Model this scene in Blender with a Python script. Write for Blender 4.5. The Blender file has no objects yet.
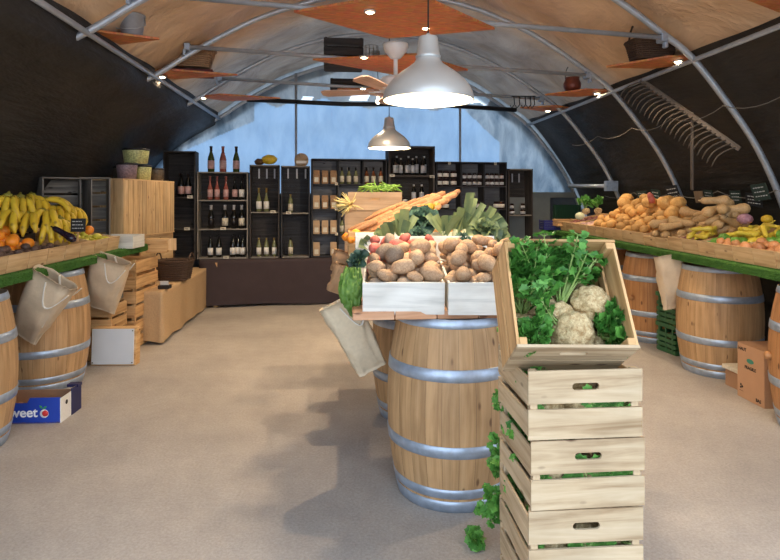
import bpy, bmesh, math, random, zlib
from mathutils import Vector, Matrix, noise
PI = math.pi
C = bpy.context.scene.collection
F = 580.0; CX = 390.0; CY = 198.0; EYE = 1.55

def P(px, py, d):
    """a point of the place seen at (px, py) and d metres ahead of the camera"""
    return Vector(((px - CX) / F * d, d, EYE - (py - CY) / F * d))
def HX(w, v): return .6 + w - .083 * v
def HY(w, v): return v + .17 * w
def H(w, v, z): return Vector((HX(w, v), HY(w, v), z))

# ------------------------------------------------------------ materials
MATS = {}
def new_mat(name):
    m = bpy.data.materials.new(name); m.use_nodes = True
    nt = m.node_tree; b = nt.nodes['Principled BSDF']
    MATS[name] = m
    return m, nt, b
def N(nt, typ, **kw):
    n = nt.nodes.new(typ)
    for k, v in kw.items(): setattr(n, k, v)
    return n
def rgb(r, g, b):
    def f(c):
        c /= 255.0
        return c / 12.92 if c <= .04045 else ((c + .055) / 1.055) ** 2.4
    return (f(r), f(g), f(b), 1)
def ramp(nt, stops):
    r = N(nt, 'ShaderNodeValToRGB'); e = r.color_ramp.elements
    e[0].position, e[0].color = stops[0]; e[1].position, e[1].color = stops[1]
    for p, c in stops[2:]:
        x = e.new(p); x.color = c
    return r
def coords(nt, kind, scale):
    tc = N(nt, 'ShaderNodeTexCoord'); mp = N(nt, 'ShaderNodeMapping')
    mp.inputs['Scale'].default_value = scale
    nt.links.new(tc.outputs[kind], mp.inputs['Vector'])
    return mp.outputs['Vector']
def noise_tex(nt, vec, scale, detail=5, rough=.6, dist=0):
    n = N(nt, 'ShaderNodeTexNoise')
    n.inputs['Scale'].default_value = scale; n.inputs['Detail'].default_value = detail
    n.inputs['Roughness'].default_value = rough; n.inputs['Distortion'].default_value = dist
    nt.links.new(vec, n.inputs['Vector'])
    return n.outputs['Fac']
def mixc(nt, fac, a, b, mode='MIX'):
    m = N(nt, 'ShaderNodeMix', data_type='RGBA', blend_type=mode)
    for sock, val in ((m.inputs[0], fac), (m.inputs[6], a), (m.inputs[7], b)):
        if isinstance(val, (int, float)): sock.default_value = val
        elif isinstance(val, tuple): sock.default_value = val
        else: nt.links.new(val, sock)
    return m.outputs[2]
def bump(nt, b, h, strength=.3, dist=.01):
    n = N(nt, 'ShaderNodeBump'); n.inputs['Strength'].default_value = strength; n.inputs['Distance'].default_value = dist
    nt.links.new(h, n.inputs['Height']); nt.links.new(n.outputs['Normal'], b.inputs['Normal'])

def wood(name, dark, mid, light, rough=.7, knots=True, island=.25, bmp=.25):
    m, nt, b = new_mat(name)
    uv = coords(nt, 'UV', (1.6, 26, 1))
    g = noise_tex(nt, uv, 1.0, 6, .62, .6)
    r = ramp(nt, [(.3, dark), (.72, light), (.5, mid)])
    nt.links.new(g, r.inputs['Fac'])
    col = r.outputs['Color']
    geo = N(nt, 'ShaderNodeNewGeometry')
    mr = N(nt, 'ShaderNodeMapRange'); mr.inputs['To Min'].default_value = 1 - island; mr.inputs['To Max'].default_value = 1 + island * .6
    nt.links.new(geo.outputs['Random Per Island'], mr.inputs['Value'])
    comb = N(nt, 'ShaderNodeCombineColor')
    for i in range(3): nt.links.new(mr.outputs['Result'], comb.inputs[i])
    col = mixc(nt, 1.0, col, comb.outputs['Color'], 'MULTIPLY')
    bl = noise_tex(nt, coords(nt, 'UV', (3, 6, 1)), 1.3, 3, .5)
    rr = ramp(nt, [(.35, (.72, .70, .68, 1)), (.6, (1, 1, 1, 1))]); nt.links.new(bl, rr.inputs['Fac'])
    col = mixc(nt, .6, col, rr.outputs['Color'], 'MULTIPLY')
    if knots:
        v = N(nt, 'ShaderNodeTexVoronoi'); v.inputs['Scale'].default_value = 1.0
        nt.links.new(coords(nt, 'UV', (5.5, 13, 1)), v.inputs['Vector'])
        kr = ramp(nt, [(.07, (1, 1, 1, 1)), (.15, (0, 0, 0, 1))]); nt.links.new(v.outputs['Distance'], kr.inputs['Fac'])
        dk = (dark[0] * .45, dark[1] * .4, dark[2] * .4, 1)
        col = mixc(nt, kr.outputs['Color'], col, dk)
    nt.links.new(col, b.inputs['Base Color']); b.inputs['Roughness'].default_value = rough
    bump(nt, b, g, bmp, .004)
    return m
wood('pine', rgb(176, 140, 96), rgb(206, 172, 126), rgb(224, 194, 150), island=.2)
wood('pale_crate', rgb(152, 124, 90), rgb(192, 168, 134), rgb(210, 190, 158), .75, island=.2)
wood('tan_crate', rgb(160, 118, 72), rgb(200, 158, 106), rgb(218, 182, 132), .75)
wood('veneer', rgb(176, 138, 94), rgb(208, 174, 128), rgb(222, 194, 152), .7, island=.22)
wood('white_wood', rgb(204, 203, 196), rgb(226, 224, 216), rgb(236, 234, 226), .65, knots=False, island=.06)
wood('grey_wood', rgb(84, 80, 75), rgb(120, 115, 108), rgb(146, 140, 132), .85)
wood('dark_wood', rgb(32, 29, 28), rgb(54, 49, 47), rgb(74, 67, 63), .8)
wood('black_wood', rgb(24, 24, 27), rgb(38, 38, 43), rgb(54, 54, 60), .75)
wood('grey_shelf', rgb(88, 88, 92), rgb(112, 112, 116), rgb(128, 128, 132), .8, island=.1)
wood('barrel_wood', rgb(160, 124, 84), rgb(186, 148, 104), rgb(202, 166, 122), .6, island=.1)
wood('barrel_orange', rgb(150, 104, 62), rgb(180, 128, 80), rgb(198, 148, 100), .55, island=.1)
wood('board_wood', rgb(152, 104, 70), rgb(196, 148, 112), rgb(216, 172, 138), .7)
wood('rake_wood', rgb(84, 74, 64), rgb(112, 100, 88), rgb(136, 122, 108), .8, knots=False)
wood('fan_blade', rgb(190, 152, 134), rgb(214, 178, 160), rgb(226, 194, 178), .5, knots=False)
wood('brown_box', rgb(160, 130, 98), rgb(186, 156, 122), rgb(198, 170, 136), .8, knots=False, island=.1)

def plain(name, col, rough=.5, metal=0, var=.12, scale=20, bmp=0, spec=.5, kind='Object', trans=0, sss=0, coat=0):
    m, nt, b = new_mat(name)
    g = noise_tex(nt, coords(nt, kind, (1, 1, 1)), scale, 5, .6)
    r = ramp(nt, [(.3, tuple(c * (1 - var) for c in col[:3]) + (1,)), (.7, tuple(min(1, c * (1 + var)) for c in col[:3]) + (1,))])
    nt.links.new(g, r.inputs['Fac']); nt.links.new(r.outputs['Color'], b.inputs['Base Color'])
    b.inputs['Roughness'].default_value = rough; b.inputs['Metallic'].default_value = metal
    b.inputs['Specular IOR Level'].default_value = spec
    b.inputs['Transmission Weight'].default_value = trans
    b.inputs['Coat Weight'].default_value = coat
    if bmp: bump(nt, b, g, bmp, .01)
    return m
plain('galvanised', rgb(168, 182, 200), .42, .6, .18, 18, .1)
plain('tube_steel', rgb(176, 182, 190), .38, .45, .12, 9)
plain('alu', rgb(205, 208, 208), .38, .45, .04, 6)
plain('shade_inside', rgb(226, 216, 190), .5, 0, .02)
plain('white_plastic', rgb(225, 225, 225), .4, 0, .03)
plain('dark_metal', rgb(42, 40, 40), .5, .5)
plain('black_cable', rgb(30, 30, 32), .6)
plain('wire', rgb(130, 125, 118), .6)
plain('kraft', rgb(188, 150, 112), .85, 0, .1, 14, .35)
plain('kraft_light', rgb(206, 186, 158), .85, 0, .08, 12, .45)
plain('cotton', rgb(212, 196, 168), .9, 0, .06, 40, .25)
plain('handle_white', rgb(225, 222, 214), .8, 0, .04)
plain('label_white', rgb(224, 220, 212), .6, 0, .06, 60)
plain('label_cream', rgb(205, 196, 176), .6, 0, .2, 60)
plain('label_silver', rgb(190, 190, 194), .5, .0, .15, 70)
plain('label_pink', rgb(188, 150, 146), .5, 0, .2, 60)
plain('glass_black', rgb(16, 18, 17), .12, 0, .05, spec=.7)
plain('glass_green', rgb(64, 74, 34), .12, 0, .1, spec=.7)
plain('glass_white_wine', rgb(116, 118, 80), .15, 0, .1, spec=.7)
plain('glass_amber', rgb(112, 58, 24), .12, 0, .1, spec=.7)
plain('glass_rose', rgb(150, 84, 74), .15, 0, .15, spec=.7)
plain('foil_dark', rgb(30, 26, 28), .35, .3)
plain('foil_gold', rgb(150, 128, 74), .35, .6)
plain('foil_rose', rgb(150, 90, 84), .4, .4)
plain('jam', rgb(48, 22, 20), .15, 0, .2, 30)
plain('pickle_yellow', rgb(196, 196, 134), .3, 0, .45, 55)
plain('pickle_mauve', rgb(140, 120, 128), .3, 0, .4, 45)
plain('pickle_dark', rgb(92, 84, 74), .3, 0, .4, 45)
plain('lid_dark', rgb(40, 38, 40), .4, .2)
plain('tablecloth_tan', rgb(192, 160, 120), .95, 0, .08, 60, .5)
plain('cloth_purple', rgb(60, 48, 50), .9, 0, .1, 6, .3)
plain('chalk_black', rgb(34, 34, 36), .9, 0, .15)
plain('chalk_green', rgb(44, 58, 50), .9, 0, .15)
plain('chalk_white', rgb(190, 190, 186), .9)
plain('card_kraft', rgb(140, 116, 88), .9)
plain('blue_card', rgb(24, 60, 160), .45, 0, .05)
plain('navy_card', rgb(30, 34, 78), .5, 0, .1)
plain('card_brown', rgb(182, 140, 106), .85, 0, .05, 8)
plain('card_side', rgb(160, 122, 92), .85, 0, .05, 8)
plain('ink', rgb(44, 34, 30), .8)
plain('text_white', rgb(235, 235, 235), .6)
plain('fruit_red', rgb(205, 50, 50), .6)
plain('leaf_print', rgb(60, 150, 80), .6)
plain('oval_print', rgb(60, 130, 110), .6)
plain('panel_white', rgb(208, 214, 220), .5, 0, .05, 3)
plain('green_plastic', rgb(46, 92, 58), .4, 0, .12)
plain('green_metal', rgb(26, 66, 46), .6, 0, .12)
plain('blue_plastic', rgb(38, 42, 110), .4)
plain('concrete_wall', rgb(122, 128, 128), .9, 0, .08, 5)
plain('tarp_grey', rgb(88, 96, 104), .6, 0, .1, 4)
plain('wicker', rgb(74, 54, 40), .8, 0, .25, 60, .4)
plain('wicker_light', rgb(150, 116, 84), .8, 0, .25, 60, .4)
plain('zinc', rgb(168, 172, 178), .4, .35, .15, 12)
plain('copper_pot', rgb(120, 58, 40), .4, .2, .15)
plain('red_box', rgb(92, 32, 28), .7)
plain('raffia', rgb(216, 196, 130), .8, 0, .15)

# vegetables
def veg(name, cols, scale=6, rough=.6, bmp=.3, spots=None, var_obj=.3, spots_scale=30):
    m, nt, b = new_mat(name)
    v = coords(nt, 'Object', (1, 1, 1))
    g = noise_tex(nt, v, scale, 5, .65)
    r = ramp(nt, [(.32, cols[0]), (.68, cols[1])]); nt.links.new(g, r.inputs['Fac'])
    col = r.outputs['Color']
    oi = N(nt, 'ShaderNodeObjectInfo')
    mr = N(nt, 'ShaderNodeMapRange'); mr.inputs['To Min'].default_value = 1 - var_obj; mr.inputs['To Max'].default_value = 1 + var_obj * .4
    nt.links.new(oi.outputs['Random'], mr.inputs['Value'])
    cc = N(nt, 'ShaderNodeCombineColor')
    for i in range(3): nt.links.new(mr.outputs['Result'], cc.inputs[i])
    col = mixc(nt, 1.0, col, cc.outputs['Color'], 'MULTIPLY')
    if spots:
        vv = N(nt, 'ShaderNodeTexVoronoi'); vv.inputs['Scale'].default_value = spots_scale; nt.links.new(v, vv.inputs['Vector'])
        kr = ramp(nt, [(.12, (1, 1, 1, 1)), (.25, (0, 0, 0, 1))]); nt.links.new(vv.outputs['Distance'], kr.inputs['Fac'])
        col = mixc(nt, kr.outputs['Color'], col, spots)
    nt.links.new(col, b.inputs['Base Color']); b.inputs['Roughness'].default_value = rough
    bump(nt, b, g, bmp, .008)
veg('potato', (rgb(162, 126, 94), rgb(204, 172, 138)), 5, .8, .3, rgb(104, 78, 54))
veg('potato_grey', (rgb(128, 108, 90), rgb(172, 152, 130)), 9, .8, .2, rgb(96, 78, 62))
veg('potato_red', (rgb(176, 82, 72), rgb(214, 122, 106)), 9, .6, .15, rgb(140, 70, 60))
veg('potato_gold', (rgb(196, 142, 74), rgb(230, 184, 112)), 9, .65, .15)
veg('squash_tan', (rgb(178, 140, 92), rgb(208, 174, 124)), 8, .55, .1)
veg('onion', (rgb(176, 112, 66), rgb(216, 156, 106)), 10, .35, .1)
veg('shallot', (rgb(110, 60, 56), rgb(160, 100, 88)), 10, .4, .1)
veg('turnip', (rgb(176, 110, 112), rgb(222, 200, 190)), 7, .5, .1)
veg('carrot', (rgb(186, 124, 78), rgb(216, 160, 110)), 16, .65, .3)
veg('yellow_squash', (rgb(206, 178, 50), rgb(232, 210, 84)), 8, .4, .05)
veg('green_pepper', (rgb(60, 118, 36), rgb(120, 168, 66)), 8, .3, .05)
veg('lemon', (rgb(188, 182, 50), rgb(214, 208, 84)), 12, .4, .1)
veg('orange_fruit', (rgb(232, 130, 24), rgb(248, 156, 48)), 30, .4, .2, None, .1)
veg('banana', (rgb(206, 168, 34), rgb(236, 204, 66)), 7, .45, .05, rgb(150, 118, 30), .12, 22)
veg('banana_stem', (rgb(120, 120, 40), rgb(160, 150, 60)), 10)
veg('aubergine', (rgb(26, 18, 30), rgb(40, 28, 44)), 5, .18, 0)
veg('celeriac', (rgb(166, 132, 84), rgb(226, 206, 160)), 5, .8, .6, rgb(124, 92, 56), .15, 14)
veg('gourd_yellow', (rgb(190, 150, 30), rgb(226, 190, 50)), 8, .5, .1)
veg('gourd_brown', (rgb(90, 60, 34), rgb(130, 90, 52)), 8, .6, .1)
veg('cabbage_purple', (rgb(140, 100, 116), rgb(180, 136, 150)), 9, .5, .2)
veg('stalk', (rgb(120, 158, 74), rgb(176, 200, 120)), 12, .5, .1)
veg('leek_white', (rgb(196, 204, 160), rgb(222, 224, 196)), 12, .5, .1)
veg('fig', (rgb(70, 52, 48), rgb(110, 84, 70)), 12, .6, .1)

def leafmat(name, a, c, trans=.25, rough=.5, kind='Object', scale=9):
    m, nt, b = new_mat(name)
    v = coords(nt, kind, (1, 1, 1))
    g = noise_tex(nt, v, scale, 4, .6)
    geo = N(nt, 'ShaderNodeNewGeometry')
    ad = N(nt, 'ShaderNodeMath', operation='ADD'); ad.inputs[1].default_value = 0
    m2 = N(nt, 'ShaderNodeMath', operation='MULTIPLY'); m2.inputs[1].default_value = .5
    nt.links.new(geo.outputs['Random Per Island'], m2.inputs[0])
    m3 = N(nt, 'ShaderNodeMath', operation='MULTIPLY'); m3.inputs[1].default_value = .6
    nt.links.new(g, m3.inputs[0]); nt.links.new(m2.outputs[0], ad.inputs[0]); nt.links.new(m3.outputs[0], ad.inputs[1])
    r = ramp(nt, [(.2, a), (.85, c)]); nt.links.new(ad.outputs[0], r.inputs['Fac'])
    nt.links.new(r.outputs['Color'], b.inputs['Base Color']); b.inputs['Roughness'].default_value = rough
    tr = N(nt, 'ShaderNodeBsdfTranslucent'); nt.links.new(r.outputs['Color'], tr.inputs['Color'])
    mx = N(nt, 'ShaderNodeMixShader'); mx.inputs[0].default_value = trans
    out = nt.nodes['Material Output']
    nt.links.new(b.outputs[0], mx.inputs[1]); nt.links.new(tr.outputs[0], mx.inputs[2]); nt.links.new(mx.outputs[0], out.inputs['Surface'])
leafmat('celery_leaf', rgb(44, 104, 36), rgb(112, 176, 78))
leafmat('leek_leaf', rgb(58, 84, 66), rgb(136, 148, 98), .15)
leafmat('kale_leaf', rgb(24, 48, 42), rgb(84, 116, 96), .1)
leafmat('savoy_leaf', rgb(58, 100, 36), rgb(120, 158, 70), .15)
leafmat('turf', rgb(46, 92, 34), rgb(92, 142, 60), .15, .9, 'Object', 14)
leafmat('bean_green', rgb(100, 150, 50), rgb(160, 200, 90), .1)

# big surfaces
m, nt, b = new_mat('floor_concrete')
v = coords(nt, 'Object', (1, 1, 1))
g1 = noise_tex(nt, v, 1.1, 4, .55); g2 = noise_tex(nt, v, 70, 4, .7); g3 = noise_tex(nt, v, 9, 6, .7)
r1 = ramp(nt, [(.3, rgb(158, 150, 142)), (.7, rgb(182, 173, 163))]); nt.links.new(g1, r1.inputs['Fac'])
r2 = ramp(nt, [(.3, (.78, .78, .78, 1)), (.7, (1.1, 1.1, 1.1, 1))]); nt.links.new(g2, r2.inputs['Fac'])
r3 = ramp(nt, [(.3, (.9, .9, .9, 1)), (.7, (1.04, 1.04, 1.04, 1))]); nt.links.new(g3, r3.inputs['Fac'])
c_ = mixc(nt, 1, r1.outputs['Color'], r2.outputs['Color'], 'MULTIPLY'); c_ = mixc(nt, 1, c_, r3.outputs['Color'], 'MULTIPLY')
nt.links.new(c_, b.inputs['Base Color']); b.inputs['Roughness'].default_value = .85
ad = N(nt, 'ShaderNodeMath', operation='ADD'); nt.links.new(g2, ad.inputs[0]); nt.links.new(g3, ad.inputs[1])
bump(nt, b, ad.outputs[0], .35, .012)

m, nt, b = new_mat('tarp_black')
v = coords(nt, 'Object', (.6, .6, 1))
g = noise_tex(nt, v, 2.2, 5, .6, .8); w = noise_tex(nt, coords(nt, 'Object', (.5, .5, 3)), 3, 4, .6)
r = ramp(nt, [(.35, rgb(34, 31, 28)), (.75, rgb(54, 50, 45))]); nt.links.new(g, r.inputs['Fac'])
nt.links.new(r.outputs['Color'], b.inputs['Base Color']); b.inputs['Roughness'].default_value = .6
bump(nt, b, w, .6, .06)

m, nt, b = new_mat('roof_liner')
v = coords(nt, 'Object', (1, 1, 1))
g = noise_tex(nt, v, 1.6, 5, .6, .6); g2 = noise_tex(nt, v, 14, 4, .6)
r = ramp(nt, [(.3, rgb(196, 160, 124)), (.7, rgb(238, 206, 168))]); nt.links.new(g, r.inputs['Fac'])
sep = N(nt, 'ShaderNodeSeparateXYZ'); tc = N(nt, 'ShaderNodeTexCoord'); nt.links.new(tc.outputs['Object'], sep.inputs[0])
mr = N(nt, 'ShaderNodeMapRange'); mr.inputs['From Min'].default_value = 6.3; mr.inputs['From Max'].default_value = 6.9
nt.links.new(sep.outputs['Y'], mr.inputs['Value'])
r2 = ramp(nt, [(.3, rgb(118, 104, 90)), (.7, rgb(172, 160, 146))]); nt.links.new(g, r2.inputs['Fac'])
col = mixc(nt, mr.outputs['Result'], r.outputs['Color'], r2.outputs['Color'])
nt.links.new(col, b.inputs['Base Color']); b.inputs['Roughness'].default_value = .5
bump(nt, b, g, .8, .12)
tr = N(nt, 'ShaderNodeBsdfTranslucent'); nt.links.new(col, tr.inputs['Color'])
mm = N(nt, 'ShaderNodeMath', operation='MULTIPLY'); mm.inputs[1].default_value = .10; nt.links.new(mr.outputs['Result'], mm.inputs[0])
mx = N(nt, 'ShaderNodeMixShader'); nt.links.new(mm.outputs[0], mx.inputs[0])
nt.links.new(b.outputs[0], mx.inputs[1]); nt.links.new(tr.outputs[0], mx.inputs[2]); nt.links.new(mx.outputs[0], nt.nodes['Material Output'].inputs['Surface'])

def plastic_sheet(name, a, c, trans, rough=.35):
    m, nt, b = new_mat(name)
    v = coords(nt, 'Object', (1.2, 1, .5))
    rt = nt.nodes.new('ShaderNodeVectorRotate'); rt.rotation_type = 'Y_AXIS'; rt.inputs['Angle'].default_value = .7
    nt.links.new(v, rt.inputs['Vector'])
    g = noise_tex(nt, rt.outputs[0], 3.2, 6, .6, .5)
    r = ramp(nt, [(.3, a), (.7, c)]); nt.links.new(g, r.inputs['Fac'])
    nt.links.new(r.outputs['Color'], b.inputs['Base Color']); b.inputs['Roughness'].default_value = rough
    bump(nt, b, g, .6, .05)
    tr = N(nt, 'ShaderNodeBsdfTranslucent'); nt.links.new(r.outputs['Color'], tr.inputs['Color'])
    mx = N(nt, 'ShaderNodeMixShader'); mx.inputs[0].default_value = trans
    nt.links.new(b.outputs[0], mx.inputs[1]); nt.links.new(tr.outputs[0], mx.inputs[2]); nt.links.new(mx.outputs[0], nt.nodes['Material Output'].inputs['Surface'])
plastic_sheet('sheet_blue', rgb(122, 150, 178), rgb(142, 168, 192), .55)
plastic_sheet('sheet_grey', rgb(112, 124, 134), rgb(160, 168, 172), .35)
plastic_sheet('sheet_clear', rgb(90, 112, 130), rgb(170, 186, 198), .35, .2)
plastic_sheet('sheet_bright', rgb(200, 220, 235), rgb(235, 245, 250), .9, .2)

m, nt, b = new_mat('osb')
v = coords(nt, 'Object', (1, 1, 1))
vo = N(nt, 'ShaderNodeTexVoronoi'); vo.inputs['Scale'].default_value = 1; nt.links.new(coords(nt, 'Object', (16, 40, 20)), vo.inputs['Vector'])
g = noise_tex(nt, coords(nt, 'Object', (8, 30, 8)), 2, 4, .6)
r = ramp(nt, [(.3, rgb(170, 96, 50)), (.7, rgb(206, 132, 78))]); nt.links.new(g, r.inputs['Fac'])
col = mixc(nt, .3, r.outputs['Color'], vo.outputs['Color'], 'SOFT_LIGHT')
nt.links.new(col, b.inputs['Base Color']); b.inputs['Roughness'].default_value = .6
bump(nt, b, vo.outputs['Distance'], .2, .004)

def emit(name, col, s):
    m, nt, b = new_mat(name)
    b.inputs['Base Color'].default_value = col
    b.inputs['Emission Color'].default_value = col; b.inputs['Emission Strength'].default_value = s
emit('bulb', (1, .82, .55, 1), 8)
emit('led', (1, .78, .45, 1), 22)

# ------------------------------------------------------------ mesh builder
class MB:
    def __init__(s): s.v = []; s.f = []; s.uv = []; s.sm = []; s.mi = []; s.M = Matrix.Identity(4); s.mat = 0; s.rnd = random.Random(5)
    def face(s, idx, uvs, smooth=False):
        s.f.append(idx); s.uv.append(uvs); s.sm.append(smooth); s.mi.append(s.mat)
    def pt(s, p): s.v.append(tuple(s.M @ Vector(p))); return len(s.v) - 1
    def box(s, c, size, M=None):
        M = M or Matrix.Identity(4); hx, hy, hz = [q / 2 for q in size]
        ou, ov = s.rnd.random() * 9, s.rnd.random() * 9
        base = len(s.v)
        for sx in (-1, 1):
            for sy in (-1, 1):
                for sz in (-1, 1): s.pt(M @ (Vector(c) + Vector((sx * hx, sy * hy, sz * hz))))
        loc = [Vector((sx * hx, sy * hy, sz * hz)) for sx in (-1, 1) for sy in (-1, 1) for sz in (-1, 1)]
        long = max(range(3), key=lambda i: size[i])
        for q, ax in (((0, 1, 3, 2), 0), ((4, 6, 7, 5), 0), ((0, 4, 5, 1), 1), ((2, 3, 7, 6), 1), ((0, 2, 6, 4), 2), ((1, 5, 7, 3), 2)):
            oth = [i for i in range(3) if i != ax]
            a = long if long in oth else oth[0]; bb = [i for i in oth if i != a][0]
            s.face([base + i for i in q], [(loc[i][a] + ou, loc[i][bb] + ov) for i in q])
        return s
    def bar(s, p0, p1, w, h, up=(0, 0, 1)):
        p0, p1 = Vector(p0), Vector(p1); d = p1 - p0; L = d.length; x = d / L
        up = Vector(up); y = up.cross(x)
        if y.length < 1e-4: y = Vector((0, 1, 0)).cross(x)
        y.normalize(); z = x.cross(y)
        M = Matrix((x, y, z)).transposed().to_4x4(); M.translation = (p0 + p1) / 2
        return s.box((0, 0, 0), (L, w, h), M)
    def tube(s, pts, r, n=8, cap=True, closed=False):
        pts = [Vector(p) for p in pts]; m = len(pts)
        rs = r if isinstance(r, (list, tuple)) else [r] * m
        base = len(s.v); ref = None; L = 0; us = []
        for i, p in enumerate(pts):
            if closed: t = pts[(i + 1) % m] - pts[i - 1]
            else: t = pts[min(i + 1, m - 1)] - pts[max(i - 1, 0)]
            if t.length < 1e-9: t = Vector((0, 0, 1))
            t.normalize()
            if ref is None:
                ref = t.orthogonal().normalized()
            ref = (ref - t * ref.dot(t)).normalized(); b2 = t.cross(ref)
            if i: L += (pts[i] - pts[i - 1]).length
            us.append(L)
            for k in range(n):
                a = 2 * PI * k / n
                s.pt(p + (ref * math.cos(a) + b2 * math.sin(a)) * rs[i])
        rng = m if closed else m - 1
        for i in range(rng):
            j = (i + 1) % m
            for k in range(n):
                k2 = (k + 1) % n; rr = rs[i]
                s.face([base + i * n + k, base + i * n + k2, base + j * n + k2, base + j * n + k],
                       [(us[i], k / n * 6.3 * rr), (us[i], (k + 1) / n * 6.3 * rr), (us[j] if j else us[i] + .1, (k + 1) / n * 6.3 * rr), (us[j] if j else us[i] + .1, k / n * 6.3 * rr)], True)
        if cap and not closed:
            s.face([base + k for k in range(n)][::-1], [(0, 0)] * n)
            s.face([base + (m - 1) * n + k for k in range(n)], [(0, 0)] * n)
        return s
    def lathe(s, prof, n=24, smooth=True, wob=None, caps=True):
        base = len(s.v); m = len(prof)
        for i, (r, z) in enumerate(prof):
            for k in range(n):
                a = 2 * PI * k / n
                rr = r * (1 + (wob(a, z) if wob else 0))
                s.pt((rr * math.cos(a), rr * math.sin(a), z))
        for i in range(m - 1):
            for k in range(n):
                k2 = (k + 1) % n
                if prof[i] == prof[i + 1]: continue
                rr = prof[i][0]
                s.face([base + i * n + k, base + i * n + k2, base + (i + 1) * n + k2, base + (i + 1) * n + k],
                       [(prof[i][1], k / n * 6.3 * rr), (prof[i][1], (k + 1) / n * 6.3 * rr), (prof[i + 1][1], (k + 1) / n * 6.3 * rr), (prof[i + 1][1], k / n * 6.3 * rr)], smooth)
        if caps and prof[0][0] > 1e-4: s.face([base + k for k in range(n)][::-1], [(math.cos(k), math.sin(k)) for k in range(n)])
        if caps and prof[-1][0] > 1e-4: s.face([base + (m - 1) * n + k for k in range(n)], [(math.cos(k), math.sin(k)) for k in range(n)])
        return s
    def poly_prism(s, pts2, z0, z1, f=lambda x, y, z: (x, y, z)):
        n = len(pts2); b0 = len(s.v)
        for z in (z0, z1):
            for x, y in pts2: s.pt(f(x, y, z))
        s.face([b0 + i for i in range(n)][::-1], [pts2[i] for i in range(n)][::-1])
        s.face([b0 + n + i for i in range(n)], list(pts2))
        for i in range(n):
            j = (i + 1) % n
            s.face([b0 + i, b0 + j, b0 + n + j, b0 + n + i], [(pts2[i][0], 0), (pts2[j][0], 0), (pts2[j][0], .01), (pts2[i][0], .01)])
        return s
    def ring_plank(s, W, Hh, t, hw, hh, cx=0, cz=0, f=None):
        """a plank W by Hh (centred at 0,0), thickness t, with a rounded slot of 2*hw by 2*hh"""
        angs = sorted(set([2 * PI * i / 32 for i in range(32)] + [math.atan2(sz * Hh / 2 - cz, sx * W / 2 - cx) % (2 * PI) for sx in (-1, 1) for sz in (-1, 1)]))
        f = f or (lambda x, y, z: (x, y, z))
        n = len(angs); b0 = len(s.v); ou = s.rnd.random() * 9; coords2 = []
        for side in (-t / 2, t / 2):
            for a in angs:
                ca, sa = math.cos(a), math.sin(a)
                k = 1e9
                if abs(ca) > 1e-9: k = min(k, ((W / 2 - cx) if ca > 0 else (W / 2 + cx)) / abs(ca))
                if abs(sa) > 1e-9: k = min(k, ((Hh / 2 - cz) if sa > 0 else (Hh / 2 + cz)) / abs(sa))
                coords2.append((cx + k * ca, cz + k * sa)); s.pt(f(coords2[-1][0], side, coords2[-1][1]))
            for a in angs:
                # stadium
                ca, sa = math.cos(a), math.sin(a); L = hw - hh
                x = cx + (L if ca > 0.02 else -L if ca < -.02 else 0) + hh * ca; z = cz + hh * sa
                coords2.append((x, z)); s.pt(f(x, side, z))
        def u(i): return (coords2[i][0] + ou, coords2[i][1])
        for i in range(n):
            j = (i + 1) % n
            for (q) in ((i, j, n + j, n + i), (2 * n + i, 3 * n + i, 3 * n + j, 2 * n + j), (i, 2 * n + i, 2 * n + j, j), (n + i, n + j, 3 * n + j, 3 * n + i)):
                s.face([b0 + x for x in q], [u(x) for x in q])
        return s
    def mesh(s, name, mats):
        me = bpy.data.meshes.new(name); me.from_pydata(s.v, [], s.f)
        for x in (mats if isinstance(mats, (list, tuple)) else [mats]): me.materials.append(MATS[x])
        uvl = me.uv_layers.new(name='UVMap'); flat = [c for fu in s.uv for p in fu for c in p]
        uvl.data.foreach_set('uv', flat)
        me.polygons.foreach_set('use_smooth', s.sm); me.polygons.foreach_set('material_index', s.mi)
        me.update(); return me
    def build(s, name, mats, parent=None, bevel=0):
        o = bpy.data.objects.new(name, s.mesh(name, mats)); C.objects.link(o)
        if parent is not None: o.parent = parent
        if bevel:
            md = o.modifiers.new('bevel', 'BEVEL'); md.width = bevel; md.segments = 1; md.limit_method = 'ANGLE'
        return o

def tag(o, label=None, cat=None, group=None, kind=None):
    if label: o['label'] = label
    if cat: o['category'] = cat
    if group: o['group'] = group
    if kind: o['kind'] = kind
    return o
def empty(name, M, label, cat, group=None):
    o = bpy.data.objects.new(name, None); C.objects.link(o); o.empty_display_size = .05
    o.matrix_world = M; return tag(o, label, cat, group)
def copy_tree(o, M=None, parent=None, label=None, group=None):
    c = o.copy(); C.objects.link(c); c.parent = parent
    if M is not None: c.matrix_world = M
    if label: c['label'] = label
    if group: c['group'] = group
    for ch in [x for x in C.objects if x.parent == o]: copy_tree(ch, None, c)
    return c
def TM(x, y, z, rz=0, rx=0, ry=0):
    return Matrix.Translation((x, y, z)) @ Matrix.Rotation(rz, 4, 'Z') @ Matrix.Rotation(rx, 4, 'X') @ Matrix.Rotation(ry, 4, 'Y')
def inst(name, me, M, label=None, cat=None, group=None, parent=None):
    o = bpy.data.objects.new(name, me); C.objects.link(o)
    if parent is not None: o.parent = parent; o.matrix_local = M
    else: o.matrix_world = M
    return tag(o, label, cat, group)
def struct(o): o['kind'] = 'structure'; return o

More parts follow.
